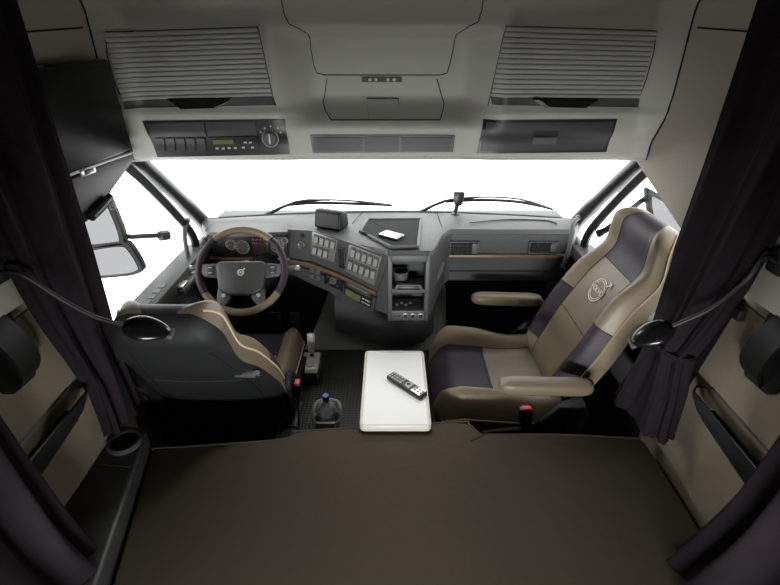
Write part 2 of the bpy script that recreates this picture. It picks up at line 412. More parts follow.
# ================================================================== DASHBOARD
TOPZ = 1.12
da = thing('dashboard', 'dark grey truck dashboard running the width of the cab under the windshield', 'dashboard', (0, 2.7, .7))
ST = [(-1.128,2.72,.82), (-1.08,2.645,.80), (-.90,2.625,.80), (-.60,2.62,.80), (-.45,2.545,.76), (-.30,2.465,.74), (-.15,2.385,.72), (-.035,2.325,.70), (-.012,2.305,.70), (0,2.31,.70), (.004,2.44,.70),
      (.196,2.44,.70), (.20,2.31,.70), (.212,2.30,.70), (.235,2.33,.70), (.29,2.52,.70), (.335,2.61,.74), (.36,2.625,.76), (.7,2.62,.76), (1.04,2.62,.76), (1.08,2.64,.78), (1.128,2.72,.80)]
rt, rf = [], []
for x, yf, zb in ST:
    yb = wsY(x)-.01; yt = 2.305 if 0 < x < .2 else yf
    rt.append([(x, yb, 1.095), (x, lerp(yb, yt, .55), TOPZ+(.002 if -.2 < x < .345 else .012)), (x, yt+.05, TOPZ), (x, yt+.015, TOPZ-.006), (x, yt, TOPZ-.028), (x, yt+.02, TOPZ-.06), (x, yb, 1.04)])
    rf.append([(x, yf+.05, TOPZ-.035), (x, yf+.004, TOPZ-.026), (x, yf+.004, .97), (x, yf+.012, .955), (x, yf+.03, zb+.02), (x, yf+.055, zb), (x, min(yb, yf+.40), zb-.03), (x, yb-.02, TOPZ-.04)])
b = BM(); loft(b, rf); obj('body', b, 'dashlo', da, sharp=30)
b = BM(); loft(b, rt); tp = obj('top_pad', b, 'dash', da, sharp=30)
# speaker line on the passenger top
b = BM(); tube(b, [(.47,2.70,1.130), (.7,2.75,1.133), (.93,2.74,1.132), (.985,2.69,1.128)], .003, 6, smooth=6); obj('airbag_seam', b, 'seam', tp)
b = BM(); tube(b, [at(437, 213, Z=1.124), at(442, 228, Z=1.118), at(444, 236, Z=1.10)], .003, 6, smooth=5); obj('pad_joint', b, 'seam', tp)
b = BM(); tube(b, [at(362, 213, Z=1.124), at(350, 226, Z=1.124), at(346, 231, Z=1.12)], .0025, 6, smooth=5); obj('pad_joint', b, 'seam', tp)
# vents
def vent(p0, p1, z0, z1, nrm, parent=da, nv=4, nh=3, wheel=True, name='air_vent'):
    """vent between plan points p0,p1"""
    p0, p1 = Vector((*p0, 0)), Vector((*p1, 0)); t = (p1-p0); w = t.length; t.normalize()
    m = Matrix.Translation((p0.x, p0.y, 0)) @ Matrix((t, Vector((-t.y, t.x, 0)), Vector((0,0,1)))).transposed().to_4x4()
    b = BM(); e = .007
    box(b, 0, w, -.014, .01, z0, z0+e, m, r=.002); box(b, 0, w, -.014, .01, z1-e, z1, m, r=.002); box(b, 0, e, -.014, .01, z0, z1, m, r=.002); box(b, w-e, w, -.014, .01, z0, z1, m, r=.002)
    v = obj(name, b, 'dgrey', parent)
    b = BM(); box(b, e*.5, w-e*.5, -.002, .012, z0+e*.5, z1-e*.5, m); obj('vent_duct', b, 'dark', v)
    b = BM()
    wv = w*(.76 if wheel else 1)
    for k in range(nh): z = lerp(z0, z1, (k+1)/(nh+1)); box(b, e, wv-e, -.010, -.003, z-.0018, z+.0018, m)
    for k in range(nv): x = lerp(0, wv, (k+1)/(nv+1)); box(b, x-.0018, x+.0018, -.007, -.001, z0+e, z1-e, m)
    obj('vent_slats', b, 'black', v)
    if wheel:
        b = BM(); box(b, wv, w-e, -.014, 0, z0+e*1.5, z1-e*1.5, m, r=.003); obj('vent_dial', b, 'dgrey2', v)
    return v
for u0, u1, v0, v1 in ((450,478,241,255), (529,556,241,253)):
    a, c = at(u0, v0, Y=2.62), at(u1, v1, Y=2.62)
    vent((a.x, 2.62), (c.x, 2.62), c.z, a.z, None)
b = BM(); prism(b, [(2.624,.968), (2.600,.966), (2.600,.946), (2.618,.940), (2.640,.945)], 'x', .345, 1.05, r=.002); obj('copper_strip', b, 'copper', da)
b = BM(); tube(b, [(.36,2.634,.845), (1.06,2.634,.845)], .0022, 6); obj('panel_joint', b, 'seam', da)
# ---- driver-facing wing
W0, W1 = Vector((-.60,2.62,0)), Vector((-.012,2.305,0))
wt = (W1-W0).normalized(); win = Vector((-wt.y, wt.x, 0)); wl = (W1-W0).length
MW = Matrix.Translation(W0) @ Matrix((wt, win, Vector((0,0,1)))).transposed().to_4x4()
def wing(u, v):
    r = ray(u, v); d = (W0-Vector((0,0,CZ))).dot(win)/r.dot(win); p = Vector((0,0,CZ))+r*d; q = p-W0
    return q.dot(wt), p.z
def wplate(name, quad, m, y0=-.006, y1=.004, parent=da, r=0):
    P = [wing(*q) for q in quad]
    b = BM(); prism(b, P, 'y', y0, y1, MW, r=r); return obj(name, b, m, parent)
wplate('bezel_strip', [(288,229), (313,230.5), (349,242), (390,257), (377,291), (340,272), (312,261), (287,257)], 'dgrey', -.004, .01)
pa = wplate('switch_panel', [(313,231), (338,240), (335,262), (312,254)], 'alum', -.010, .004, r=.002)
pb = wplate('switch_panel', [(350,244), (382,256.5), (375,285), (345,270)], 'alum', -.010, .004, r=.002)
def btns(par, o, eu, ev, cols, rows, skip=()):
    for rI in range(rows):
        for cI in range(cols):
            if (rI, cI) in skip: continue
            u, v = o[0]+eu[0]*cI+ev[0]*rI, o[1]+eu[1]*cI+ev[1]*rI
            du, dv = (eu[0]*.44, eu[1]*.44), (ev[0]*.42, ev[1]*.42)
            q = [(u-du[0]-dv[0], v-du[1]-dv[1]), (u+du[0]-dv[0], v+du[1]-dv[1]), (u+du[0]+dv[0], v+du[1]+dv[1]), (u-du[0]+dv[0], v-du[1]+dv[1])]
            wplate('rocker_switch', q, 'dgrey', -.0155, -.006, par, r=.0018)
            q = [(u-du[0]*.72-dv[0]*.55, v-du[1]*.72-dv[1]*.55), (u+du[0]*.72-dv[0]*.55, v+du[1]*.72-dv[1]*.55), (u+du[0]*.72+dv[0]*.82, v+du[1]*.72+dv[1]*.82), (u-du[0]*.72+dv[0]*.82, v-du[1]*.72+dv[1]*.82)]
            wplate('switch_face', q, 'btn2', -.0175, -.012, par)
btns(pa, (317.5,238.5), (5.5,1.75), (-1.6,11), 4, 2, ((1,3),))
btns(pb, (354,252), (5.7,2.3), (-2.6,12.2), 5, 2)
a, z1 = wing(338.5, 242); c, z0 = wing(346, 268)
P0, P1 = MW @ Vector((a-.006, 0, 0)), MW @ Vector((a+.046, 0, 0))
vent((P0.x, P0.y), (P1.x, P1.y), .955, 1.085, None, nv=2, nh=8, wheel=False)
# headlamp knob, key
p = MW @ Vector((*((lambda q: (q[0], -.006))(wing(303,244))), wing(303,244)[1]))
b = BM(); lathe(b, [(0,0), (.024,0), (.024,.008), (.017,.014), (.016,.03), (0,.031)], frame(p, -win), 20); k = obj('light_knob', b, 'dgrey2', da)
b = BM(); box(b, -.004, .004, -.015, .015, .028, .036, frame(p, -win, wt), r=.002); obj('knob_grip', b, 'silver', k)
p = MW @ Vector((wing(303,235)[0], -.004, wing(303,235)[1])); b = BM(); lathe(b, [(0,0), (.013,0), (.013,.01), (0,.011)], frame(p, -win), 16); obj('dimmer_knob', b, 'black', da)
# copper strip under the switches
P = [wing(*q) for q in ((286,257.5), (312,262.5), (340,273), (377,291), (377,294.5), (340,276.5), (312,265.5), (286,260.5))]
b = BM(); prism(b, P, 'y', -.018, .006, MW, r=.0015); obj('copper_strip', b, 'copper', da)
# lower row
lo = wplate('lower_panel', [(300,267), (340,282), (376,298), (373,312), (342,300), (313,281)], 'dgrey', -.001, .02)
for (u, v) in ((313,269), (319,271), (313,276), (319,278)):
    wplate('rocker_switch', [(u-2.4,v-2.6), (u+2.4,v-1.8), (u+2.2,v+2.6), (u-2.4,v+1.8)], 'dgrey2', -.012, .004, lo, r=.001)
P = wplate('climate_panel', [(325,269), (344,276.5), (343,291), (325,283)], 'black', -.008, .005, lo, r=.002)
x, z = wing(334, 280); p = MW @ Vector((x, -.008, z))
b = BM(); lathe(b, [(0,0), (.024,0), (.024,.005), (.015,.008), (.014,.02), (0,.021)], frame(p, -win), 22); obj('climate_dial', b, 'dgrey2', P)
for dx, dz in ((-.03,.022), (.03,.022), (-.03,-.024), (.03,-.024)):
    b = BM(); lathe(b, [(0,0), (.009,0), (.008,.01), (0,.011)], frame(p+wt*dx+Vector((0,0,dz)), -win), 14); obj('climate_button', b, 'dgrey', P)
rd = wplate('radio', [(346,277), (374,290.5), (371,308), (345,294)], 'black', -.012, .004, lo, r=.002)
wplate('cassette_slot', [(348,280), (371.5,291.5), (371,297), (348,285)], 'dgrey', -.015, -.006, rd)
wplate('slot_lip', [(351,282.5), (369,291.5), (368.8,293), (351,284)], 'alum', -.0165, -.008, rd)
wplate('display', [(347,287.5), (362,295), (361,301.5), (346.5,294)], 'lcd', -.0145, -.006, rd)
for u, v in ((364.5,297.5), (367.5,299), (370,300.5), (364,301), (367,302.5), (369.5,304)):
    wplate('radio_button', [(u-1.1,v-1), (u+1.1,v), (u+1.1,v+1), (u-1.1,v)], 'btn', -.0155, -.008, rd)
# ---- centre console face with its two pockets
cf = BM()
for x0, x1, z0, z1 in ((-.012,.012,.70,1.095), (.188,.212,.70,1.095), (0,.2,1.06,1.095), (0,.2,.875,.90), (0,.2,.70,.765)):
    box(cf, x0, x1, 2.295, 2.44, z0, z1, r=.004)
cc = obj('console_face', cf, 'dash', da)
b = BM(); lathe(b, [(0,0), (.034,0), (.042,.07), (.042,.075), (.035,.075), (.03,.02), (0,.02)], Matrix.Translation((.060,2.37,.90)), 26); obj('cup_holder', b, 'dgrey2', cc)
b = BM(); prism(b, [(.02,.895), (.18,.895), (.165,.93), (.035,.93)], 'y', 2.288, 2.315, r=.004); lip = obj('drawer_front', b, 'dashlo', cc)
b = BM(); prism(b, [(.04,.90), (.16,.90), (.15,.922), (.05,.922)], 'y', 2.283, 2.292, r=.002); obj('drawer_recess', b, 'black', lip)
for k in range(3):
    p = Vector((.085+.042*k, 2.294, .735)); b = BM(); lathe(b, [(0,0), (.0165,0), (.0165,.006), (.012,.007), (.010,.002), (0,.002)], frame(p, (0,-1,0)), 18); s_ = obj('power_socket', b, 'alum', cc)
    b = BM(); lathe(b, [(0,.0025), (.011,.0025), (.011,.009), (0,.010)], frame(p, (0,-1,0)), 16); obj('socket_cap', b, 'black', s_)
b = BM(); box(b, .02, .06, 2.292, 2.3, .728, .745, r=.002); obj('label_plate', b, 'dgrey', cc)
for k in range(4):
    b = BM(); lathe(b, [(0,0), (.011,0), (.011,.012), (0,.013)], Matrix.Translation((.04+.025*k, 2.36+.02*(k % 2), .766)), 12); obj('coin_slot', b, 'dgrey2', cc)
# curved side rib of the console
b = BM(); tube(b, [at(443,262,Y=2.56), at(438,276,Y=2.50), at(430,288,Y=2.42), at(427,292,Y=2.36)], .014, 8, smooth=5); obj('side_rib', b, 'dash', da)
# tray on the console top
tr = BM()
tq = [(360.5,231), (368,219.5), (421,219), (418,246), (391,247)]
tc = []
for i in range(5):
    A_, B_, C2 = [at(*tq[(i+k) % 5], Z=1.130) for k in (-1, 0, 1)]
    tc += [B_+(A_-B_).normalized()*.022, B_*.72+(A_+C2)*0+(B_+(A_-B_).normalized()*.014+B_+(C2-B_).normalized()*.014)*.14, B_+(C2-B_).normalized()*.022]
tube(tr, tc, .0085, 8, closed=True, smooth=3); ty = obj('tray_rim', tr, 'dash', da)
b = BM(); cen = sum(tc, Vector())/len(tc)
P = [((c-cen)*.98+cen) for c in cat(tc, 5, True)]
prism(b, [(q.x, q.y) for q in P], 'z', 1.108, 1.1315); obj('tray_mat', b, 'traymat', ty)
# ---- instrument cluster
cl = BM(); prism(cl, [(-1.06,.955), (-1.06,1.085), (-.60,1.085), (-.60,.965)], 'y', 2.600, 2.64, r=.004); ic = obj('instrument_cluster', cl, 'black', da)
b = BM(); 
rings = []
for i in range(17):
    x = -1.08+.52*i/16; k = math.sin(math.pi*i/16)**.5
    rings.append([(x, 2.56-.04*k+.07*(1-k), 1.085+.03*k), (x, 2.57-.04*k+.07*(1-k), 1.10+.035*k), (x, 2.72, 1.125), (x, 2.72, 1.08)])
loft(b, rings); obj('cluster_hood', b, 'dash', ic)
for x, rr in ((-.885,.045), (-.80,.05), (-.715,.03), (-.715,.03)):
    pass
def dial(x, z, r_, dm='redlcd'):
    b = BM(); ringtorus(b, r_, .0035, frame((x,2.597,z), (0,-1,.1)), 28, 6); g = obj('gauge', b, 'alum', ic)
    b = BM(); lathe(b, [(0,0), (r_*.95,0), (r_*.95,.002), (0,.002)], frame((x,2.599,z), (0,-1,.1)), 24); obj('gauge_face', b, 'dgrey', g)
    b = BM()
    for k in range(10):
        a = R(-40+26*k); c, s = math.cos(a), math.sin(a)
        box(b, r_*.68, r_*.88, -.0012, .0012, .002, .004, frame((x,2.599,z), (0,-1,.1)) @ Matrix.Rotation(a, 4, 'Z'))
    obj('gauge_marks', b, 'white_ink', g)
    b = BM(); box(b, -.003, r_*.7, -.0016, .0016, .004, .006, frame((x,2.599,z), (0,-1,.1)) @ Matrix.Rotation(R(200), 4, 'Z')); obj('needle', b, dm, g)
dial(-.925, 1.035, .030); dial(-.86, 1.02, .040); dial(-.655, 1.025, .038); dial(-.61, 1.06, .018)
b = BM(); box(b, -.80, -.71, 2.593, 2.602, .98, 1.05, r=.002); obj('trip_display', b, 'amber', ic)
b = BM()
for k in range(5): box(b, -.80+.022*k, -.788+.022*k, 2.594, 2.60, 1.062, 1.07)
obj('warning_lights', b, 'redlcd', ic)
vent((-1.075,2.615), (-1.025,2.605), .965, 1.075, None, nv=1, nh=6, wheel=False)
b = BM(); prism(b, [(2.62,.952), (2.588,.950), (2.588,.938), (2.62,.934)], 'x', -1.06, -.59, r=.002); obj('copper_strip', b, 'copper', da)
# steering column shroud
b = BM()

# tunnel under the dashboard
def ring_t(y, x0, x1, zt, zb=0.0):
    r_ = .05
    return [(x0-.02, y, zb), (x0, y, zt-r_), (x0+.015, y, zt-.015), (x0+r_, y, zt), (lerp(x0,x1,.5), y, zt), (x1-r_, y, zt), (x1-.015, y, zt-.015), (x1, y, zt-r_), (x1+.02, y, zb)]
tn = thing('engine_tunnel', 'grey moulded engine tunnel cover under the middle of the dashboard', 'engine cover', (0, 2.5, 0))
b = BM(); loft(b, [ring_t(1.385, -.555, .29, .38), ring_t(2.44, -.555, .29, .38), ring_t(2.50, -.55, .31, .392), ring_t(2.64, -.51, .36, .43), ring_t(2.8, -.47, .38, .50), ring_t(3.0, -.42, .39, .60)]); obj('cover', b, 'tunnel', tn, sharp=50)
b = BM(); loft(b, [[(-.36+.02*i/8+.05, 0, 0)] for i in range(0)] or [[(x, y+.03, .48), (x, y, .44+.02), (x, y-.02, .52), (x, y, .66), (x, y+.1, .72), (x, y+.25, .70), (x, y+.3, .5)] for x, y in ((-.34,2.56), (-.2,2.49), (-.05,2.42), (.08,2.40), (.2,2.44), (.27,2.54))]); obj('console_foot', b, 'dashlo', tn, sharp=60)
mt = BM(); box(mt, -.545, .285, 1.39, 2.45, .381, .390, r=.003); mm = tag(obj('tunnel_mat', mt, 'rubber'), 'black ribbed rubber mat on the engine tunnel between the two seats', 'floor mat')
b = BM(); tube(b, [(-.548,1.40,.390), (-.548,2.452,.392), (.285,2.452,.392)], .005, 6); obj('edge_trim', b, 'copper', mm)
b = BM(); box(b, -.50, -.467, 1.79, 1.98, .390, .396, r=.002); obj('badge_plate', b, 'dgrey2', mm)

# pedals
for x, w_, lab in ((-.66,.035,'black accelerator pedal below the steering wheel, closest to the engine tunnel'), (-.80,.04,'black brake pedal below the steering wheel, further from the engine tunnel')):
    t = thing('pedal', lab, 'pedal', (x, 2.9, 0))
    b = BM(); box(b, x-w_, x+w_, 2.86, 2.875, .28, .42, Matrix.Translation((0,0,0)), r=.005); obj('pad', b, 'dgrey', t)
    b = BM(); tube(b, [(x,2.875,.35), (x,2.97,.30), (x,3.0,0.0)], .01, 8); obj('arm', b, 'black', t)

# ================================================================== STEERING WHEEL
wc = at(242, 270.5, Y=2.145); wn = Vector((.08,-.80,.59)).normalized()
MWh = frame(wc, wn, (1,0,.03))
sw = thing('steering_wheel', 'two-tone leather steering wheel with dark hub on the driver side', 'steering wheel', wc)
for nm, a0, a1, m_ in (('rim_top',48,132,'brown'), ('rim_side',132,212,'purple'), ('rim_bottom',212,328,'brown'), ('rim_side',-32,48,'purple')):
    b = BM(); ringtorus(b, .208, .0185, MWh, 20, 12, R(a0), R(a1)); obj(nm, b, m_, sw)
for a in (48,132,212,328):
    b = BM(); ringtorus(b, .208, .0192, MWh, 1, 12, R(a-.8), R(a+.8)); obj('rim_stitch', b, 'seam', sw)
b = BM(); prism(b, [(-.105,-.10), (-.122,.02), (-.105,.042), (.105,.042), (.122,.02), (.105,-.10), (.06,-.125), (-.06,-.125)], 'z', -.02, .028, MWh, r=.012, seg=3); hub = obj('hub', b, 'dgrey', sw)
for s in (-1, 1):
    b = BM(); prism(b, [(s*.11,.035), (s*.195,.03), (s*.198,-.005), (s*.18,-.03), (s*.11,-.04)], 'z', -.012, .008, MWh, r=.004); sp = obj('spoke', b, 'dgrey2', sw)
    for k in range(2):
        b = BM(); box(b, s*.150-.018, s*.150+.018, .002-.026*k, .024-.026*k, .006, .013, MWh, r=.003); obj('spoke_button', b, 'dgrey', sp)
        b = BM(); box(b, s*.150-.008, s*.150+.008, .0115-.026*k, .0145-.026*k, .0128, .0136, MWh); obj('button_mark', b, 'btn', sp)
    b = BM(); prism(b, [(s*.085,-.08), (s*.112,-.09), (s*.118,-.175), (s*.09,-.192), (s*.05,-.14), (s*.05,-.12)], 'z', -.014, .01, MWh, r=.004); sp = obj('spoke', b, 'dgrey2', sw)
    b = BM(); lathe(b, [(0,.008), (.011,.008), (.010,.015), (0,.016)], MWh @ Matrix.Translation((s*.083,-.125,0)), 14); obj('spoke_button', b, 'btn', sp)
b = BM(); EM = MWh @ Matrix.Translation((0,-.015,.029))
ringtorus(b, .014, .0026, EM, 28, 6); box(b, -.017, .017, -.005, .005, 0, .003, EM, r=.001)
tube(b, [(.0095,.0105,0), (.019,.020,0)], .002, 6, m=EM); tube(b, [(.012,.020,0), (.0195,.0205,0), (.0195,.013,0)], .0016, 6, m=EM)
em = obj('emblem', b, 'white_ink', hub)
b = BM(); text_bm(b, 'VOLVO', .0095, EM @ Matrix.Translation((0,0,.0034)), .0004); obj('emblem_lettering', b, 'black', em)
b = BM(); tube(b, [wc-wn*.0, wc-wn*.12, wc-wn*.24+Vector((0,.06,-.05)), Vector((wc.x, 2.62, .88))], [.05,.065,.085,.10], 14, smooth=5); obj('column', b, 'black', sw)
for s, L_ in ((1,.20), (-1,.19)):
    b = BM(); o_ = wc-wn*.07; tube(b, [o_+Vector((s*.05,0,0)), o_+Vector((s*.16,-.0,.02)), o_+Vector((s*(L_+.07),-.01,.035))], [.012,.010,.013], 8, smooth=4); st_ = obj('stalk', b, 'dgrey', sw)
    b = BM(); lathe(b, [(0,0), (.012,0), (.014,.02), (0,.026)], frame(o_+Vector((s*(L_+.06),-.01,.033)), (s,-.05,.1)), 12); obj('stalk_tip', b, 'silver', st_)

# ================================================================== SEATS
def build_seat(label, loc, yaw, tau=25, L=.86, arms=None, kind='driver'):
    t = thing('driver_seat' if kind == 'driver' else 'passenger_seat', label, 'seat', loc, local=True); t.rotation_euler = (0, 0, yaw)
    ta = R(tau); O = Vector((0,-.245,.575)) if kind != 'driver' else Vector((0,-.19,.49)); U = Vector((0,-math.sin(ta),math.cos(ta))); Nn = Vector((0,math.cos(ta),math.sin(ta)))
    X = Vector((1,0,0))
    def wid(q):
        w_ = lerp(.27, .295, sst(0, .35, q)); w_ = lerp(w_, .238, min(1, max(0, (q-.35)/.6))) if kind != 'driver' else lerp(.30, .19, min(1, max(0, (q-.38)/.57))**1.15); return w_
    def dep(s, q):
        a = abs(s)
        d = .012*math.sin(math.pi*min(1, q/.7))-.02*sst(.6,.78,q)+.055*sst(.76,.95,q)
        bl = lerp(.058, .028, sst(.55,.8,q))*sst(-.05,.12,q)*(1 if kind != 'driver' else .7)
        d += bl*math.exp(-((a-.77)/.17)**2)
        if a > .86: d -= .10*((a-.86)/.14)**2
        return d
    def end(q):      # rounding of the lower and upper end
        k = 1.0
        if q > .90: k = math.sqrt(max(.0, 1-((q-.90)/.10)**2))
        if q < .05: k = .75+.25*math.sqrt(max(0, 1-((.05-q)/.05)**2))
        return k
    NS, NB = 40, 14
    qs = [0,.015,.03,.05]+[.05+.85*i/26 for i in range(1,27)]+[.90+.10*x for x in (.2,.4,.58,.74,.86,.94,.985,1.0)]
    grid = []
    for q in qs:
        k = end(q); kw = lerp(.55, 1, k) if q > .5 else lerp(.9, 1, k); ring = []
        for i in range(NS+1):
            s = -1+2*i/NS
            ring.append(O+X*(s*wid(q)*kw)+U*(q*L)+Nn*(dep(s,q)*k-.035*(1-k)))
        for i in range(1, NB):
            s = 1-2*i/NB
            bd = -.10-.03*(1-abs(s)**3)*k
            ring.append(O+X*(s*wid(q)*kw*.985)+U*(q*L)+Nn*(bd*k-.035*(1-k)))
        grid.append(ring)
    # split the one shell into its panels
    parts = {}
    n = len(grid[0])
    for j in range(len(qs)-1):
        qm = (qs[j]+qs[j+1])/2
        for i in range(n):
            if i < NS:
                s = abs(-1+2*(i+.5)/NS)
                sg = -1+2*(i+.5)/NS > 0
                if s > .95: key = ('side_panel','side',sg)
                elif s < .55:
                    key = ('headrest_panel','purple') if qm > .705 else ('centre_panel','brown')
                else:
                    key = ('lower_bolster','purple',sg) if .13 < qm < .47 else ('bolster','brown',sg) if qm >= .47 else ('bolster_foot','brown',sg)
            else: key = ('back_shell','shell')
            parts.setdefault(key, []).append((j, i))
    made = {}
    bodyb = None
    for (nm, m_, *_), fl in parts.items():
        b = BM(); vm = {}
        def V(j, i):
            i %= n
            if (j, i) not in vm: vm[(j,i)] = b.verts.new(grid[j][i])
            return vm[(j,i)]
        for j, i in fl: b.faces.new((V(j,i), V(j,i+1), V(j+1,i+1), V(j+1,i)))
        if nm == 'back_shell':
            b.faces.new([V(0,i) for i in range(n)][::-1])
        bmesh.ops.recalc_face_normals(b, faces=b.faces[:]) if nm == 'back_shell' else None
        made[nm] = obj(nm, b, m_, t, sharp=60)
        if nm != 'back_shell': made[nm].data.flip_normals() if made[nm].data.polygons[0].normal.dot(Nn) < -.2 and nm == 'centre_panel' else None
    def front(s, q, off=0):
        k = end(q); kw = lerp(.55, 1, k) if q > .5 else lerp(.9, 1, k)
        return O+X*(s*wid(q)*kw)+U*(q*L)+Nn*(dep(s,q)*k-.035*(1-k)+off)
    for s in (-1, 1):
        b = BM(); tube(b, [front(s*.95, q) for q in qs[:-3]], .0048, 6); obj('piping', b, 'pipe' if kind == 'driver' else 'pipe2', t)
        b = BM(); tube(b, [front(s*.55, q) for q in qs[1:-6]], .0022, 6); obj('seam', b, 'seam', t)
        for q in (.13, .47):
            b = BM(); tube(b, [front(s*lerp(.55,.95,i/8), q) for i in range(9)], .002, 6); obj('seam', b, 'seam', t)
    for q in (.705, .36):
        b = BM(); tube(b, [front(-.56+1.12*i/12, q) for i in range(13)], .002, 6); obj('seam', b, 'seam', t)
    # embroidered mark
    c = front(0, .565, .0016)
    e = (front(0,.60)-front(0,.57)).normalized()
    ME = frame(c, (-X).cross(e), -X)
    if kind != 'driver':
        b = BM(); ME = ME @ Matrix.Translation((0,0,.0015)) @ Matrix.Diagonal((1.3,1.3,.55,1)); ringtorus(b, .044, .0022, ME, 40, 6); ringtorus(b, .036, .0016, ME, 40, 6)
        tube(b, [(.030,.031,0), (.049,.050,0)], .0024, 6, m=ME); tube(b, [(.034,.051,0), (.050,.051,0), (.050,.034,0)], .0024, 6, m=ME)
        lo_ = obj('emblem', b, 'logo', t)
        b = BM(); box(b, -.050, .050, -.0125, .0125, -.003, .0025, ME); obj('emblem_band', b, 'brown', lo_)
        b = BM(); text_bm(b, 'VOLVO', .028, ME @ Matrix.Translation((0,0,.004)), .0014); obj('emblem_lettering', b, 'logo', lo_)
    # ---- cushion
    y0, y1, hw = -.27, .285, (.285 if kind == 'driver' else .33)
    def ctop(s, y):
        a = abs(s); v = (y-y0)/(y1-y0)
        z = .575-.02*math.sin(math.pi*v)+.012*v
        z += .115*math.exp(-((a-.80)/.17)**2)*lerp(.5, 1, sst(.15,.65,v)) if kind != 'driver' else .048*math.exp(-((a-.80)/.16)**2)
        if a > .88: z -= .05*((a-.88)/.12)**2
        if v > .80: z -= .075*((v-.80)/.20)**2.2
        return z
    ys = [y0+(y1-y0)*i/22 for i in range(20)]+[y1-(y1-y0)*x for x in (.10,.06,.03,.01,0)]
    ys = sorted(set(ys)); CN = 36; cg = []
    for y in ys:
        v = (y-y0)/(y1-y0); kw = 1 if v < .85 else lerp(1, .84, ((v-.85)/.15)**2)
        ring = [Vector((s*hw*kw, y-(.0 if abs(s) < .6 else .03*((abs(s)-.6)/.4)**2*sst(.7,1,v)), ctop(s, y))) for s in [-1+2*i/CN for i in range(CN+1)]]
        zb = .44
        ring += [Vector((hw*kw*1.0, y, .50)), Vector((hw*kw*.94, y, zb)), Vector((-hw*kw*.94, y, zb)), Vector((-hw*kw*1.0, y, .50))]
        cg.append(ring)
    parts = {}; n2 = len(cg[0])
    for j in range(len(ys)-1):
        v = ((ys[j]+ys[j+1])/2-y0)/(y1-y0)
        for i in range(n2):
            if i < CN:
                s = abs(-1+2*(i+.5)/CN)
                if s < .60: key = ('cushion_front_panel','purple') if v > .52 else ('cushion_rear_panel','brown')
                else: key = ('cushion_bolster','brown', -1+2*(i+.5)/CN > 0)
            elif i in (CN+2,): key = ('cushion_pan','shell')
            else: key = ('cushion_side','side')
            parts.setdefault(key, []).append((j, i))
    for (nm, m_, *_), fl in parts.items():
        b = BM(); vm = {}
        def V(j, i):
            i %= n2
            if (j, i) not in vm: vm[(j,i)] = b.verts.new(cg[j][i])
            return vm[(j,i)]
        for j, i in fl: b.faces.new((V(j,i), V(j+1,i), V(j+1,i+1), V(j,i+1)))
        if nm == 'cushion_side':
            b.faces.new([V(0,i) for i in range(n2)])
        obj(nm, b, m_, t, sharp=60)
    # front nose, coloured like the top panels
    J = len(ys)-1; nose = {}
    for i in range(CN):
        s = abs(-1+2*(i+.5)/CN); nose.setdefault(('purple',0) if s < .60 else ('brown', i > CN/2), []).append(i)
    for (m_, _), il in nose.items():
        b = BM()
        for i in il:
            p, q = cg[J][i], cg[J][i+1]
            rows = [[p, q]]
            for k in range(1, 6):
                a = k/5; f = math.sin(a*math.pi*.9)*.022
                rows.append([Vector((p.x*(1-.03*a), p.y+f, lerp(p.z, .44, a))), Vector((q.x*(1-.03*a), q.y+f, lerp(q.z, .44, a)))])
            vv = [[b.verts.new(x) for x in r_] for r_ in rows]
            for k in range(5): b.faces.new((vv[k][0], vv[k+1][0], vv[k+1][1], vv[k][1]))
        bmesh.ops.remove_doubles(b, verts=b.verts[:], dist=1e-5)
        obj('cushion_nose', b, m_, t, sharp=60)
    for s in (-1, 1):
        b = BM(); tube(b, [Vector((s*.60*hw, y, ctop(.6, y)+.0005)) for y in ys[1:-5]], .002, 6); obj('seam', b, 'seam', t)
        P = [Vector((s*hw*(1 if (y-y0)/(y1-y0) < .85 else lerp(1,.84,(((y-y0)/(y1-y0)-.85)/.15)**2)), y-.03*sst(.7,1,(y-y0)/(y1-y0)), ctop(1, y))) for y in ys]
        b = BM(); tube(b, P, .0045, 6); obj('piping', b, 'pipe' if kind == 'driver' else 'pipe2', t)
    yy = y0+.52*(y1-y0); b = BM(); tube(b, [Vector((-.6*hw+1.2*hw*i/10, yy, ctop(.12*abs(i-5), yy))) for i in range(11)], .002, 6); obj('seam', b, 'seam', t)
    # pedestal
    b = BM(); box(b, -.21, .21, -.25, .22, .30, .445, r=.02); pd = obj('suspension', b, 'black', t)
    b = BM(); box(b, -.17, .17, -.22, .18, .0, .30, r=.02); box(b, -.19, .19, -.27, .17, 0, .03, r=.005); obj('pedestal', b, 'dark', t)
    b = BM()
    for k in range(5): tube(b, [(-.2+.1*k, -.27, .33), (-.19+.1*k, -.30, .36), (-.14+.1*k, -.27, .40)], .008, 6, smooth=4)
    obj('air_hose', b, 'black', t)
    # side valance with the recliner
    for s in (-1, 1):
        b = BM(); prism(b, [(-.33,.42), (.12,.43), (.10,.50), (-.14,.53), (-.24,.66), (-.33,.70), (-.38,.60)], 'x', s*(hw-.002), s*(hw+.03), r=.012); v_ = obj('side_valance', b, 'shell', t)
        if s < 0 or kind == 'driver':
            pass
    # belt buckle
    sx, by = (.335, -.20) if kind == 'driver' else (-.335, 0)
    b = BM(); tube(b, [(sx,by-.16,.40), (sx,by-.13,.50), (sx,by-.10,.57)], .010, 8, flat=((1,0,0),.5)); bs = obj('buckle_stalk', b, 'shell', t)
    b = BM(); box(b, sx-.016, sx+.016, by-.125, by-.065, .545, .625, r=.007); bk = obj('belt_buckle', b, 'black', t)
    b = BM(); box(b, sx-.0125, sx+.0125, by-.115, by-.075, .618, .63, r=.003); obj('release_button', b, 'red', bk)
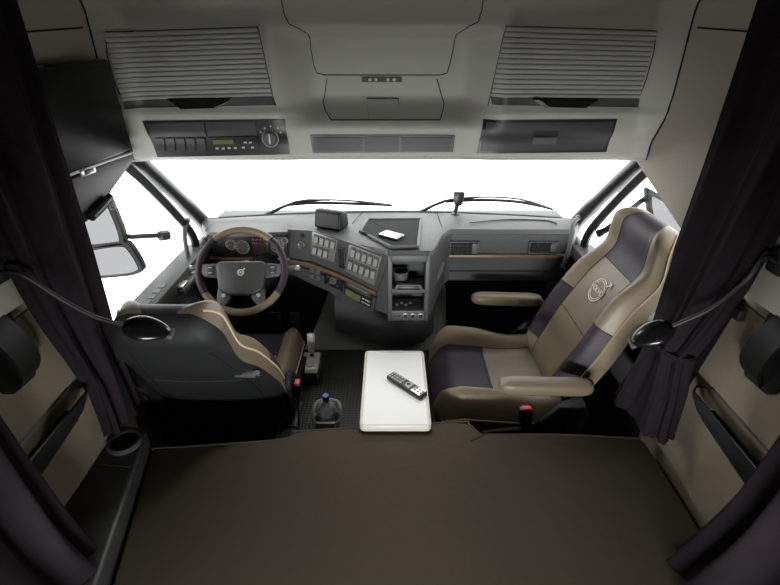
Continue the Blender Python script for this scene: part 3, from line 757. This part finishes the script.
    # shell details
    if kind == 'driver':
        b = BM(); prism(b, [(-.40,.70), (-.385,.55), (-.33,.36), (-.24,.36), (-.25,.60)], 'x', -.285, .285, r=.02, seg=3); obj('lower_back_shell', b, 'shell', t)
        def back(s, q, off=.0):
            return O+X*(s*wid(q))+U*(q*L)-Nn*(.10+.03*(1-abs(s)**3)+off)
        for s in (-1, 1):
            b = BM(); tube(b, [back(s*lerp(.62,.72,math.sin(q*3)), q) for q in [.05+.8*i/16 for i in range(17)]], .0045, 6); obj('shell_rib', b, 'black', t)
        b = BM(); tube(b, [back(-.62+1.24*i/12, .10) for i in range(13)], .004, 6); obj('shell_rib', b, 'black', t)
        b = BM(); tube(b, [back(-.66+1.32*i/12, .55) for i in range(13)], .003, 6); obj('shell_rib', b, 'seam', t)
        for s, q in ((-.4,.05), (0,.05), (.4,.05), (-.45,.15), (.45,.15)):
            b = BM(); lathe(b, [(0,0), (.006,0), (.005,.004), (0,.005)], frame(back(s,q), -Nn), 10); obj('screw', b, 'black', t)
        p = back(.80, .60, -.01); b = BM(); prism(b, [(-.05,-.012), (.045,-.02), (.055,.012), (.03,.022), (-.05,.0)], 'z', 0, .022, frame(p, -Nn, X), r=.005); lv = obj('tilt_lever', b, 'dgrey2', t)
        b = BM(); prism(b, [(.035,-.016), (.058,-.014), (.058,.010), (.04,.016)], 'z', .018, .028, frame(p, -Nn, X), r=.003); obj('lever_tip', b, 'black', lv)
    else:
        b = BM()
        for k in range(5): box(b, -.19+.02*k, -.18+.02*k, -.255, -.251, .34, .35)
        b.free()
    # armrests
    for s, up in (arms or ()):
        b = BM()
        if not up:
            rings = []
            for i in range(25):
                v = .5-.5*math.cos(math.pi*i/24); y = lerp(-.345, .06, v); e_ = math.sqrt(max(0.0, 1-(2*v-1)**8))*.9+.1
                w_, h_ = .040*e_, .032*e_; z = .785+.012*v
                rings.append([(s*.385+w_*math.copysign(abs(math.cos(a))**.6, math.cos(a)), y, z+h_*math.copysign(abs(math.sin(a))**.6, math.sin(a))) for a in [2*math.pi*j/20 for j in range(20)]])
            loft(b, rings); a_ = obj('armrest', b, 'brown', t)
            b = BM(); tube(b, [(s*.298,-.34,.74), (s*.34,-.345,.77), (s*.385,-.31,.785)], .022, 8, smooth=3); obj('armrest_pivot', b, 'shell', a_)
        else:
            rings = []
            for i in range(15):
                v = .5-.5*math.cos(math.pi*i/14); q = lerp(.12, .62, v); e_ = math.sqrt(max(0.0, 1-(2*v-1)**8))*.9+.1
                c = O+X*(s*.285)+U*(q*L)-Nn*(.085)
                rings.append([c+X*(.034*e_*math.copysign(abs(math.cos(a))**.6, math.cos(a)))+Nn*(.05*e_*math.copysign(abs(math.sin(a))**.6, math.sin(a))) for a in [2*math.pi*j/20 for j in range(20)]])
            loft(b, rings); obj('armrest', b, 'shell', t)
    return t
build_seat('driver seat seen from behind, black back shell with brown and aubergine leather', (-.785,2.145,0), 0, tau=33, L=.955, arms=((-1, True),), kind='driver')
build_seat('brown and aubergine leather passenger seat turned sideways to face the table', (.52,2.0,0), R(90), tau=25, L=.92, arms=((-1, False), (1, False)), kind='passenger')

# ================================================================== TABLE AND WHAT IS ON IT
tb = thing('table', 'small white rectangular table with raised rim standing between the seats', 'table', (.02, 1.83, .39))
TX0, TX1, TY0, TY1, TZ = -.126, .171, 1.478, 2.015, .694
def rrect(ins, rad):
    out = []
    for cx, cy, a0 in ((TX0+.0+rad, TY0+rad, 180), (TX1-rad, TY0+rad, 270), (TX1-rad, TY1-rad, 0), (TX0+rad, TY1-rad, 90)):
        for k in range(6):
            a = R(a0+18*k); out.append((cx+(rad-ins)*math.cos(a), cy+(rad-ins)*math.sin(a)))
    return out
b = BM(); prism(b, rrect(0, .022), 'z', TZ-.031, TZ-.006, r=.006); obj('underside', b, 'tedge', tb)
b = BM(); prism(b, rrect(.009, .022), 'z', TZ-.012, TZ-.002); obj('tabletop', b, 'white', tb)
b = BM(); tube(b, [(x, y, TZ-.005) for x, y in rrect(.007, .022)], .0075, 8, closed=True); obj('rim', b, 'tedge', tb)
b = BM(); lathe(b, [(.09,.390), (.09,.402), (.03,.41), (.025,.42), (.025,.664), (.06,.666)], Matrix.Translation((.02,1.80,0)), 20); obj('pedestal', b, 'dgrey', tb)
# remote
rc = at(407, 383.5, Z=TZ+.012); pA, pB = at(390,374.5,Z=TZ+.012), at(424,395.5,Z=TZ+.012)
rx = (pB-pA).normalized(); L_ = (pB-pA).length/2
MR = frame((pA+pB)/2, (0,0,1), rx); MR.translation.z = TZ-.001
rm = thing('remote_control', 'black remote control with silver end and light keys lying on the white table', 'remote control', MR.translation)
b = BM(); box(b, -L_, L_, -.026, .026, 0, .021, MR, r=.007); bd = obj('body', b, 'black', rm)
b = BM(); box(b, L_*.42, L_*.93, -.022, .022, .019, .0222, MR, r=.001); obj('silver_plate', b, 'silver', rm)
b = BM()
for i in range(8):
    for j in range(3):
        if 5 <= i <= 6: continue
        b2 = BM(); x = -L_*.86+i*.0165; y = -.0145+.0145*j
        if x > L_*.36: b2.free(); continue
        box(b2, x-.0055, x+.0055, y-.0045, y+.0045, .0205, .0235, MR, r=.0012); obj('key', b2, 'keys', rm)
b.free()
b = BM(); ringtorus(b, .0125, .004, MR @ Matrix.Translation((L_*.12,0,.0215)), 20, 6); obj('ring_key', b, 'keys', rm)
for i in range(3):
    for j in range(2):
        b = BM(); box(b, L_*.5+i*.018, L_*.5+i*.018+.008, -.012+.015*j, -.002+.015*j, .0215, .0235, MR, r=.001); obj('key', b, 'dgrey', rm)

# handheld on the console tray
pA = at(384,233,Z=1.135); pB = at(400,240,Z=1.135)
ph = thing('handheld_device', 'silver handheld device lying on the dashboard tray', 'phone', at(392,236.5,Z=1.132))
MP = frame(at(391.5,236.5,Z=1.132), (0,0,1), (.80,-.60,0))
b = BM(); box(b, -.062, .062, -.038, .038, 0, .016, MP, r=.006); obj('body', b, 'silver', ph)
b = BM(); box(b, -.030, .038, -.030, .030, .0145, .0168, MP); obj('screen', b, 'white_ink', ph)
b = BM()
for i in range(2):
    for j in range(3):
        c = BM(); box(c, .042+.010*i, .049+.010*i, -.026+.02*j, -.012+.02*j, .015, .0172, MP, r=.001); obj('key', c, 'dgrey2', ph)
b.free()
b = BM(); box(b, -.062, .062, -.04, -.0375, .004, .012, MP); obj('side_band', b, 'black', ph)

# display on the dash
dp = thing('dash_display', 'black wedge shaped display standing on top of the dashboard', 'display', at(330,222,Z=1.125))
c = at(329.5, 214, Y=2.63); MD = frame((c.x, c.y, 1.129), (0,0,1), (.92,-.38,0))
b = BM(); prism(b, [(-.04,0), (-.025,.10), (-.005,.108), (.06,.09), (.075,0)], 'x', -.085, .085, MD, r=.012, seg=3); obj('housing', b, 'matte', dp)
b = BM(); prism(b, [(-.044,.014), (-.031,.092), (-.028,.092), (-.038,.014)], 'x', -.072, .072, MD); obj('screen', b, 'black', dp)
# transponder on stalk
tp_ = thing('toll_transponder', 'black toll transponder on a short stalk at the windshield base', 'transponder', at(457,214,Z=1.11))
q = at(458.5, 199, Y=2.90)
b = BM(); prism(b, [(q.x-.034,q.z+.038), (q.x-.028,q.z+.046), (q.x+.030,q.z+.046), (q.x+.036,q.z+.036), (q.x+.026,q.z-.028), (q.x+.016,q.z-.042), (q.x-.014,q.z-.042), (q.x-.026,q.z-.026)], 'y', 2.885, 2.915, r=.006); obj('housing', b, 'black', tp_)
b = BM(); tube(b, [(q.x-.005,2.90,q.z-.03), (q.x-.014,2.90,q.z-.085)], .013, 8); obj('stalk', b, 'black', tp_)
b = BM(); lathe(b, [(0,0), (.03,0), (.026,.012), (0,.014)], Matrix.Translation((q.x-.014,2.90,1.11)), 16); obj('foot', b, 'black', tp_)

# ================================================================== GEAR SELECTOR, BOTTLE
gx = at(308, 384, Z=.39); gs = thing('gear_selector', 'silver gear lever on a grey box beside the driver seat', 'gear lever', gx)
gy = gx.y+.045; X0 = gx.x+.012
b = BM(); box(b, X0-.046, X0+.046, gy-.05, gy+.11, .392, .47, r=.008); obj('base', b, 'dgrey2', gs)
b = BM(); prism(b, [(gy-.055,.468), (gy+.112,.468), (gy+.108,.50), (gy-.03,.487)], 'x', X0-.049, X0+.049, r=.008); tp2 = obj('top_plate', b, 'satin', gs)
b = BM(); lathe(b, [(0,0), (.025,0), (.022,.008), (0,.010)], Matrix.Translation((X0,gy,.486)), 18); obj('boot_ring', b, 'btn', tp2)
b = BM(); tube(b, [(X0,gy+.075,.49), (X0+.001,gy+.075,.53)], .011, 10); obj('shaft', b, 'black', gs)
b = BM(); tube(b, [(X0,gy+.075,.52), (X0+.003,gy+.072,.57), (X0+.006,gy+.068,.63), (X0+.008,gy+.066,.645), (X0+.008,gy+.066,.652)], [.016,.018,.022,.021,.017,.006], 12, smooth=5, flat=((0,1,0),.8)); obj('grip', b, 'satin', gs)
bx = at(328, 425, Z=.40); bh = thing('bottle_holder', 'grey plastic bottle holder on the mat in front of the bunk', 'bottle holder', (bx.x, bx.y+.05, .392))
hy = bx.y+.0; hx = bx.x
b = BM()
lathe(b, [(.0,.392), (.058,.392), (.062,.43), (.066,.455), (.060,.455), (.055,.40), (0,.40)], Matrix.Translation((hx,hy,0)), 24, 1.0, .95); obj('cup', b, 'bottlegrey', bh)
b = BM(); tube(b, [(hx-.062,hy-.03,.44), (hx-.066,hy+.01,.49), (hx-.05,hy+.05,.505), (hx,hy+.062,.51), (hx+.05,hy+.05,.505), (hx+.066,hy+.01,.49), (hx+.062,hy-.03,.44)], .008, 8, smooth=5); obj('hoop', b, 'bottlegrey', bh)
b = BM(); box(b, hx-.045, hx+.045, hy-.07, hy-.055, .40, .475, r=.005); obj('front_plate', b, 'bottlegrey', bh)
bt = thing('water_bottle', 'clear plastic water bottle with blue cap standing in the grey holder', 'bottle', (hx, hy, .401))
b = BM(); lathe(b, [(.0,.401), (.050,.402), (.052,.44), (.050,.46), (.052,.48), (.050,.505), (.042,.525), (.030,.54), (.016,.552), (.014,.57), (.012,.57), (.012,.553), (.028,.538), (.040,.523), (.048,.504), (.048,.41), (0,.405)], Matrix.Translation((hx,hy,0)), 24); obj('body', b, 'pet', bt)
b = BM(); lathe(b, [(0,.560), (.0175,.560), (.0175,.584), (.015,.589), (0,.589)], Matrix.Translation((hx,hy,0)), 20); obj('cap', b, 'blue', bt)
b = BM(); lathe(b, [(.0,.403), (.047,.404), (.047,.48), (0,.48)], Matrix.Translation((hx,hy,0)), 20); obj('water', b, 'pet', bt)

# ================================================================== BUNK
mts = BM()
F1 = [at(u, v, Z=.66) for u, v in ((146,448), (215,444), (283,438.5), (296,432), (306,430), (455,421.5), (468,423), (479,432.5), (489,434), (560,434), (640,438))]
F1[0].x = -.945
poly = [(-.735,.42), (1.03,.42), (1.03,F1[-1].y-.02)]+[(p.x, p.y) for p in F1[::-1]]
prism(mts, poly, 'z', .53, .66, r=.012, seg=3)
mts_o = thing('bunk_mattress', 'brown fabric covered bunk mattress across the rear of the cab', 'mattress', (0, .9, .53))
obj('cover', mts, 'bunk', mts_o)
b = BM(); tube(b, [(p.x, p.y-.002, .657) for p in F1], .005, 6, smooth=3); obj('piping', b, 'bunk', mts_o)
p = at(471, 441, Z=.66); p2 = at(487, 433.5, Z=.66)
b = BM(); tube(b, [(p.x,p.y,.660), (p2.x,p2.y,.660)], .004, 6); obj('fold_line', b, 'seam', mts_o)
b = BM(); box(b, -1.02, 1.03, .42, 1.38, .0, .528, r=.01); tag(obj('storage_locker', b, 'dashlo'), 'dark storage box below the brown bunk mattress', 'storage box')
# side console with cup holder
cn = thing('side_console', 'black bedside console with round cup holder between bunk and wall', 'console', (-1.0, 1.1, .53))
b = BM(); pl = [at(106,431,Z=.74), at(143,446,Z=.74), at(102,585,Z=.70), at(90,620,Z=.7), at(20,620,Z=.7), at(72,545,Z=.72)]
pl = [(p.x, p.y) for p in pl]
q = [(-1.085,1.44), (-1.07,1.455), (-.985,1.44), (-.957,1.41), (-.812,.70), (-1.085,.70)]
prism(b, q, 'z', .53, .728, r=.014, seg=3); obj('body', b, 'dgreyd', cn)
cp = at(124, 441, Z=.745)
b = BM(); lathe(b, [(.058,.722), (.062,.742), (.056,.748), (.048,.746), (.044,.70), (0,.698)], Matrix.Translation((cp.x,cp.y,0)), 28); obj('cup_rim', b, 'dgrey', cn)
b = BM(); lathe(b, [(0,.742), (.046,.742), (.046,.743), (0,.743)], Matrix.Translation((cp.x,cp.y-.0,-.012)), 24); obj('cup_well', b, 'dark', cn)
b = BM(); tube(b, [(-1.06,1.25,.729), (-.94,1.235,.729)], .0025, 6); obj('lid_gap', b, 'seam', cn)

# ================================================================== WALL FITTINGS
for s, lab in ((-1, 'black wall pocket beside the bedside console'), (1, 'black wall pocket on the wall without a bedside console')):
    t = thing('wall_pocket', lab, 'wall pocket', (s*WX, 1.1, .9))
    out = [(.84,1.03), (1.255,1.045), (1.275,1.035), (1.225,1.0), (.84,.955)]
    b = BM(); prism(b, out, 'x', s*1.020, s*1.032, r=.004); obj('front_panel', b, 'shell', t)
    b = BM(); prism(b, [(.84,.98), (1.23,1.0), (1.20,.985), (.84,.94)], 'x', s*1.028, s*WX); obj('pouch', b, 'dark', t)
    b = BM(); prism(b, out, 'x', s*1.084, s*WX); obj('back_liner', b, 'dark', t)
    b = BM(); tube(b, [(s*1.085,.84,1.05), (s*1.085,1.27,1.06), (s*1.05,1.30,1.045), (s*1.022,1.27,1.045), (s*1.022,.84,1.035)], .005, 6); obj('rim', b, 'black', t)
# restraint straps: curved dark pad with a hanging loop
for s, lab, nm in ((-1, 'black padded strap loop on the wall near the round button', 'strap_loop'), (1, 'black padded strap loop on the wall below the tablet lamp arm', 'strap_loop')):
    lab = 'black padded strap loop on the wall behind the ' + ('driver seat' if s < 0 else 'passenger seat')
    t = thing(nm, lab, 'strap', (s*WX, 1.1, 1.3))
    P = [(s*1.070,1.09,1.43), (s*1.050,1.10,1.39), (s*1.040,1.115,1.33), (s*1.045,1.13,1.26), (s*1.075,1.14,1.21)]
    P = cat(P, 5)
    rings = []
    for i, p in enumerate(P):
        d = (P[min(i+1,len(P)-1)]-P[max(i-1,0)]).normalized(); side = Vector((0,1,.1)); side = (side-d*side.dot(d)).normalized(); nn = d.cross(side)
        w_ = .042; rings.append([p+side*w_+nn*.006, p+side*w_-nn*.006, p-side*w_-nn*.006, p-side*w_+nn*.006])
    b = BM(); loft(b, rings); obj('pad', b, 'matte', t)
    b = BM(); prism(b, [(1.02,1.41), (1.05,1.22), (1.08,1.195), (1.17,1.19), (1.19,1.22), (1.18,1.41)], 'x', s*1.075, s*WX, r=.006); obj('backing', b, 'dark', t)
b = BM(); lathe(b, [(0,0), (.016,0), (.014,.008), (0,.010)], frame((-1.06, *at(35,305,X=-1.06)[1:]), (1,0,0)), 18); tag(obj('wall_button', b, 'cream'), 'round cream button on the pale wall panel', 'button')

b = BM(); tube(b, [at(739,293,X=1.078), at(722,322,X=1.074), at(700,358,X=1.072), at(679,393,X=1.074)], .024, 8, smooth=4, flat=((1,0,0),.12))
sbt = thing('seat_belt', 'black seat belt strap on the wall behind the passenger seat curtain', 'seat belt', at(679,393,X=1.074))
obj('webbing', b, 'matte', sbt)
b = BM(); q = at(737,312,X=1.062); box(b, q.x-.012, q.x+.012, q.y-.028, q.y+.028, q.z-.02, q.z+.02, r=.005); obj('tongue', b, 'black', sbt)
q = at(70,344,X=-1.068); clp = thing('curtain_clip', 'small black clip on the wall edge beside the driver side curtain', 'clip', q)
b = BM(); box(b, -1.089, q.x+.012, q.y-.012, q.y+.012, q.z-.03, q.z+.03, r=.005); obj('plate', b, 'black', clp)
b = BM(); tube(b, [(q.x+.008,q.y,q.z-.02), (q.x+.03,q.y+.01,q.z-.015), (q.x+.032,q.y+.02,q.z+.015)], .007, 8, smooth=4); obj('hook', b, 'black', clp)
# gooseneck lamps
def lamp(label, pts, heads, sgn):
    t = thing('reading_lamp', label, 'lamp', pts[0])
    b = BM(); tube(b, pts, .0065, 8, smooth=7); obj('gooseneck', b, 'matte', t)
    b = BM(); box(b, min(pts[0].x, sgn*1.065)-.004, max(pts[0].x, sgn*1.065)+.004, pts[0].y-.03, pts[0].y+.03, pts[0].z-.035, pts[0].z+.035, r=.006); obj('wall_mount', b, 'black', t)
    a, c = heads; ax = (c-a).normalized(); L2 = (c-a).length
    up = Vector((0,-.35,.93)); up = (up-ax*up.dot(ax)).normalized(); sd = ax.cross(up); rings = []
    for i in range(17):
        v = i/16; k = max(.06, math.sin(math.pi*(v**.8))**.55); p = a.lerp(c, v)
        rings.append([p+sd*(.045*k*math.cos(x))+up*((.024 if math.sin(x) > 0 else .014)*k*math.sin(x)) for x in [2*math.pi*j/20 for j in range(20)]])
    b = BM(); loft(b, rings); h = obj('lamp_head', b, 'gloss', t)
    b = BM(); q = a.lerp(c, .62); lathe(b, [(0,0), (.024,0), (.024,.005), (0,.006)], frame(q-up*.010, -up), 18); obj('lamp_lens', b, 'lampg', h)
    q = a.lerp(c, .96); b = BM(); box(b, -.010, .010, -.018, .018, -.008, .010, frame(q-up*.006, up, ax), r=.004); obj('switch', b, 'dgrey2', h)
lamp('black gooseneck reading lamp hanging over the driver seat back', [at(-2,272,X=-1.05), at(22,275,Y=1.17), at(62,300,Y=1.20), at(95,317,Y=1.22), at(124,325,Y=1.235)], (at(122,325,Y=1.235), at(172,333,Y=1.255)), -1)
lamp('black gooseneck reading lamp reaching toward the passenger seat back', [at(777,262,X=1.05), at(764,258,X=1.02), at(747,280,Y=1.20), at(712,308,Y=1.25), at(673,326,Y=1.285)], (at(674,326,Y=1.285), at(630,343,Y=1.305)), 1)

# ================================================================== CURTAINS
def curtain(label, spine, name='curtain', pleats=7, tie=None, mt='curt', seed=1, amp=.016):
    """spine: list of (centre point, half width along dir, half thickness, dir)"""
    rnd = random.Random(seed); ph_ = [rnd.uniform(-.6,.6) for _ in range(pleats*2)]
    t = thing(name, label, 'curtain', spine[-1][0])
    K = len(spine)
    cs = cat([s[0] for s in spine], 8); 
    def ip(f):
        idx = f*(K-1); i = min(int(idx), K-2); v = idx-i; a, c = spine[i], spine[i+1]
        return lerp(a[1],c[1],v), lerp(a[2],c[2],v), Vector(a[3]).lerp(Vector(c[3]), v).normalized()
    NP = pleats*16; rings = []
    for i, c in enumerate(cs):
        f = i/(len(cs)-1); hw, ht, d = ip(f); d2 = Vector((-d.y, d.x, 0)).normalized(); rg = []
        for j in range(NP):
            a = 2*math.pi*j/NP; w_ = math.cos(a); e = math.sin(a)
            rp = amp*math.sin(pleats*a+ph_[int(a/(2*math.pi)*pleats)]*.5+.5*math.sin(3*f))*min(1, ht/.03)
            rp += .004*math.sin(3*pleats*a+8*f)
            nx = math.copysign(abs(w_)**.7, w_); ny = math.copysign(abs(e)**.7, e)
            rg.append(c+d*(hw*nx+rp*w_*.6)+d2*(ht*ny+rp*e))
        rings.append(rg)
    b = BM(); loft(b, rings); obj('fabric', b, mt, t, sharp=75)
    if tie is not None:
        f = tie; c = cs[int(f*(len(cs)-1))]; hw, ht, d = ip(f); d2 = Vector((-d.y, d.x, 0))
        b = BM(); P = [c+d*(hw+.012)*math.cos(a)+d2*(ht+.014)*math.sin(a) for a in [2*math.pi*j/24 for j in range(24)]]
        tube(b, P, .010, 6, closed=True); obj('tie_back', b, 'curt', t)
    b = BM()
    return t
D = (0,1,0)
curtain('dark aubergine curtain gathered on the side of the driver seat', [(Vector((-1.035,1.33,2.33)),.20,.040,D), (Vector((-1.035,1.34,1.9)),.175,.04,D), (Vector((-1.035,1.36,1.45)),.15,.035,D), (Vector((-1.04,1.39,1.18)),.11,.03,D), (Vector((-1.04,1.41,1.0)),.085,.03,D), (Vector((-1.04,1.42,.80)),.10,.035,D)], seed=1)
curtain('dark aubergine curtain gathered beside the passenger seat back', [(Vector((1.035,1.35,2.33)),.20,.040,D), (Vector((1.03,1.36,1.9)),.19,.04,D), (Vector((1.02,1.40,1.45)),.16,.045,D), (Vector((1.01,1.43,1.13)),.085,.045,D), (Vector((1.0,1.43,.97)),.115,.045,(-.1,1,0)), (Vector((.985,1.43,.79)),.14,.05,(-.2,1,0))], tie=.60, seed=2)
curtain('dark aubergine curtain bundle hanging beside the bedside console', [(Vector((-1.01,.65,2.33)),.23,.05,D), (Vector((-1.0,.66,1.5)),.22,.055,D), (Vector((-.97,.66,1.0)),.24,.07,D), (Vector((-.95,.67,.735)),.26,.085,D)], pleats=11, seed=3, amp=.030)
curtain('dark aubergine curtain bundle hanging over the bunk end with no bedside console', [(Vector((1.01,.64,2.33)),.22,.05,D), (Vector((1.0,.65,1.5)),.21,.055,D), (Vector((.975,.66,1.0)),.23,.06,D), (Vector((.94,.69,.667)),.27,.085,D)], pleats=11, seed=5, amp=.030)

# ================================================================== TELEVISION ON THE SIDE WALL
tv = thing('television', 'black flat screen television hung on the side wall above the driver window', 'television', (-1.07, 1.78, 1.68))
MT = frame((-1.05,1.705,1.86), (1,-.10,.03), (0,1,0))
b = BM(); box(b, -.235, .235, -.17, .17, -.03, .012, MT, r=.012); obj('casing', b, 'gloss', tv)
b = BM(); box(b, -.215, .215, -.145, .155, .010, .014, MT, r=.002); obj('screen', b, 'screen', tv)
b = BM(); box(b, -.215, .215, -.163, -.152, .010, .0145, MT, r=.001); obj('lower_trim', b, 'alum', tv)
b = BM(); box(b, -.20, -.10, .160, .166, .011, .015, MT); obj('speaker_slot', b, 'dgrey2', tv)
hb = thing('television_bracket', 'grey fold-down housing under the black television with a silver latch', 'bracket', (-1.06, 1.75, 1.55))
b = BM(); prism(b, [(1.50,1.69), (2.0,1.69), (1.98,1.655), (1.62,1.54), (1.50,1.53)], 'x', -1.085, -1.045, r=.008); obj('housing', b, 'dgrey2', hb)
lp_ = at(88,171,X=-1.04)
b = BM(); box(b, -1.048, -1.036, lp_.y-.045, lp_.y+.045, lp_.z-.015, lp_.z+.015, r=.006); lt = obj('latch', b, 'silver', hb)
b = BM(); box(b, -1.040, -1.033, lp_.y-.028, lp_.y+.028, lp_.z-.007, lp_.z+.007, r=.003); obj('latch_slot', b, 'black', lt)
a, c = at(91,217,X=-1.03), at(110,197,X=-1.03)
b = BM(); tube(b, [a, a.lerp(c,.5), c], [.016,.018,.014], 10); obj('visor_roll', b, 'black', hb)

# ================================================================== GRAB HANDLES
for s, lab in ((-1, 'grey curved grab handle on the pillar left of the steering wheel'), (1, 'grey curved grab handle on the pillar behind the passenger seat')):
    if s < 0: P = [at(187,221,Y=2.50), at(184.5,232,Y=2.46), at(187,252,Y=2.42), at(192,270,Y=2.42), at(194,277,Y=2.46)]
    else: P = [at(578,218,Y=2.60), at(573,224,Y=2.53), at(571,240,Y=2.48), at(567,256,Y=2.48), at(563,266,Y=2.54)]
    lab = 'grey curved grab handle on the pillar at the ' + ('steering wheel end' if s < 0 else 'passenger end') + ' of the dashboard'
    t = thing('grab_handle', lab, 'grab handle', P[-1])
    b = BM(); tube(b, P, .012, 10, smooth=6); obj('bar', b, 'dash', t)
    for p in (P[0], P[-1]):
        b = BM(); lathe(b, [(0,-.012), (.016,-.012), (.016,.012), (0,.012)], frame(p, (0,1,0)), 12); obj('end_cap', b, 'dgrey', t)

# ================================================================== OUTSIDE: MIRRORS AND WIPERS
def mirror(name, label, pts, X, glass, slant=(.05,.25)):
    t = thing(name, label, 'mirror', pts[0])
    return t
def panel_mirror(t, px, Yc, m_frame='matte', th=.05):
    P = [at(u, v, Y=Yc) for u, v in px]; cen = sum(P, Vector())/len(P)
    P2 = cat(P, 4, True)
    b = BM(); prism(b, [(p.x, p.z) for p in P2], 'y', Yc, Yc+th, r=.004); h = obj('mirror_housing', b, m_frame, t)
    b = BM(); prism(b, [((p.x-cen.x)*.84+cen.x, (p.z-cen.z)*.80+cen.z) for p in P2], 'y', Yc-.004, Yc+.002); obj('mirror_glass', b, 'mirror', h)
lm = thing('side_mirror', 'pair of exterior mirrors on one arm outside the driver window', 'mirror', at(165,236,Y=2.55))
panel_mirror(lm, [(62,196), (96,192), (106,196), (118,222), (124,242), (118,246), (75,250), (58,246)], 2.42)
panel_mirror(lm, [(78,253), (92,247), (120,243), (130,247), (142,267), (140,273), (122,277), (84,277)], 2.42)
b = BM(); tube(b, [at(106,196,Y=2.47), at(122,225,Y=2.47), at(126,236,Y=2.48), at(145,236,Y=2.5), at(166,235,Y=2.55)], .014, 8, smooth=3); obj('mirror_arm', b, 'matte', lm)
b = BM(); tube(b, [at(160,236,Y=2.52), at(168,235,Y=2.56)], .03, 8); obj('arm_joint', b, 'black', lm)
rmr = thing('side_mirror', 'exterior mirror outside the passenger window behind the seat back', 'mirror', at(600,225,Y=2.5))
panel_mirror(rmr, [(648,196), (654,191), (686,216), (694,238), (688,244), (668,248), (655,232)], 2.36)
b = BM(); tube(b, [at(598,234,Y=2.5), at(612,226,Y=2.46), at(640,202,Y=2.42), at(655,194,Y=2.42)], [.022,.018,.014,.014], 8, smooth=4); obj('mirror_arm', b, 'matte', rmr)
def wiper(label, arm, blade):
    t = thing('windshield_wiper', label, 'wiper', arm[0])
    b = BM(); tube(b, arm, [.013,.010,.007], 8, smooth=3); obj('wiper_arm', b, 'black', t)
    b = BM(); tube(b, blade, [.007,.010,.010,.007], 6, smooth=3); bl = obj('blade', b, 'black', t)
    b = BM(); tube(b, [p+Vector((0,.012,.018*math.sin(math.pi*i/(len(blade)-1)))) for i, p in enumerate(blade)], .006, 6, smooth=3); obj('blade_bracket', b, 'dgrey', bl)
wiper('black windshield wiper in front of the steering wheel side', [at(262,217,Y=3.06), at(296,202,Y=3.06), at(330,200,Y=3.06)], [at(285,206,Y=3.05), at(310,203,Y=3.06), at(350,203.5,Y=3.06), at(392,205.5,Y=3.06)])
wiper('black windshield wiper behind the toll transponder', [at(415,215,Y=3.06), at(445,201,Y=3.06), at(480,197,Y=3.06)], [at(446,202,Y=3.06), at(480,200,Y=3.06), at(520,202,Y=3.05), at(553,209.5,Y=3.03)])

# ================================================================== LIGHT
wd = bpy.data.worlds.new('world'); SC.world = wd; wd.use_nodes = True
bg = wd.node_tree.nodes['Background']; bg.inputs['Color'].default_value = (1,1,1,1); bg.inputs['Strength'].default_value = 3.8
def area(name, loc, rot, sx, sy, e, col=(1,1,1)):
    l = bpy.data.lights.new(name, 'AREA'); l.shape = 'RECTANGLE'; l.size = sx; l.size_y = sy; l.energy = e; l.color = col
    o = bpy.data.objects.new(name, l); COL.objects.link(o); o.location = loc; o.rotation_euler = rot; return o
area('added_fill_lamp', (0,-1.2,.77), (R(98),0,0), 1.3, .30, 115)  # unseen fill added outside the rear opening to brighten console and seats
dl = area('dome_lamp', (-.02,2.06,1.845), (R(-44),0,0), .20, .05, 3.2, (1,.97,.92)); dl.data.spread = R(96)
SC.view_settings.view_transform = 'Standard'; SC.view_settings.look = 'None'
SC.view_settings.exposure = 0; SC.view_settings.gamma = 1; SC.view_settings.use_curve_mapping = False
for o in SC.objects:
    if '_local' in o: del o['_local']
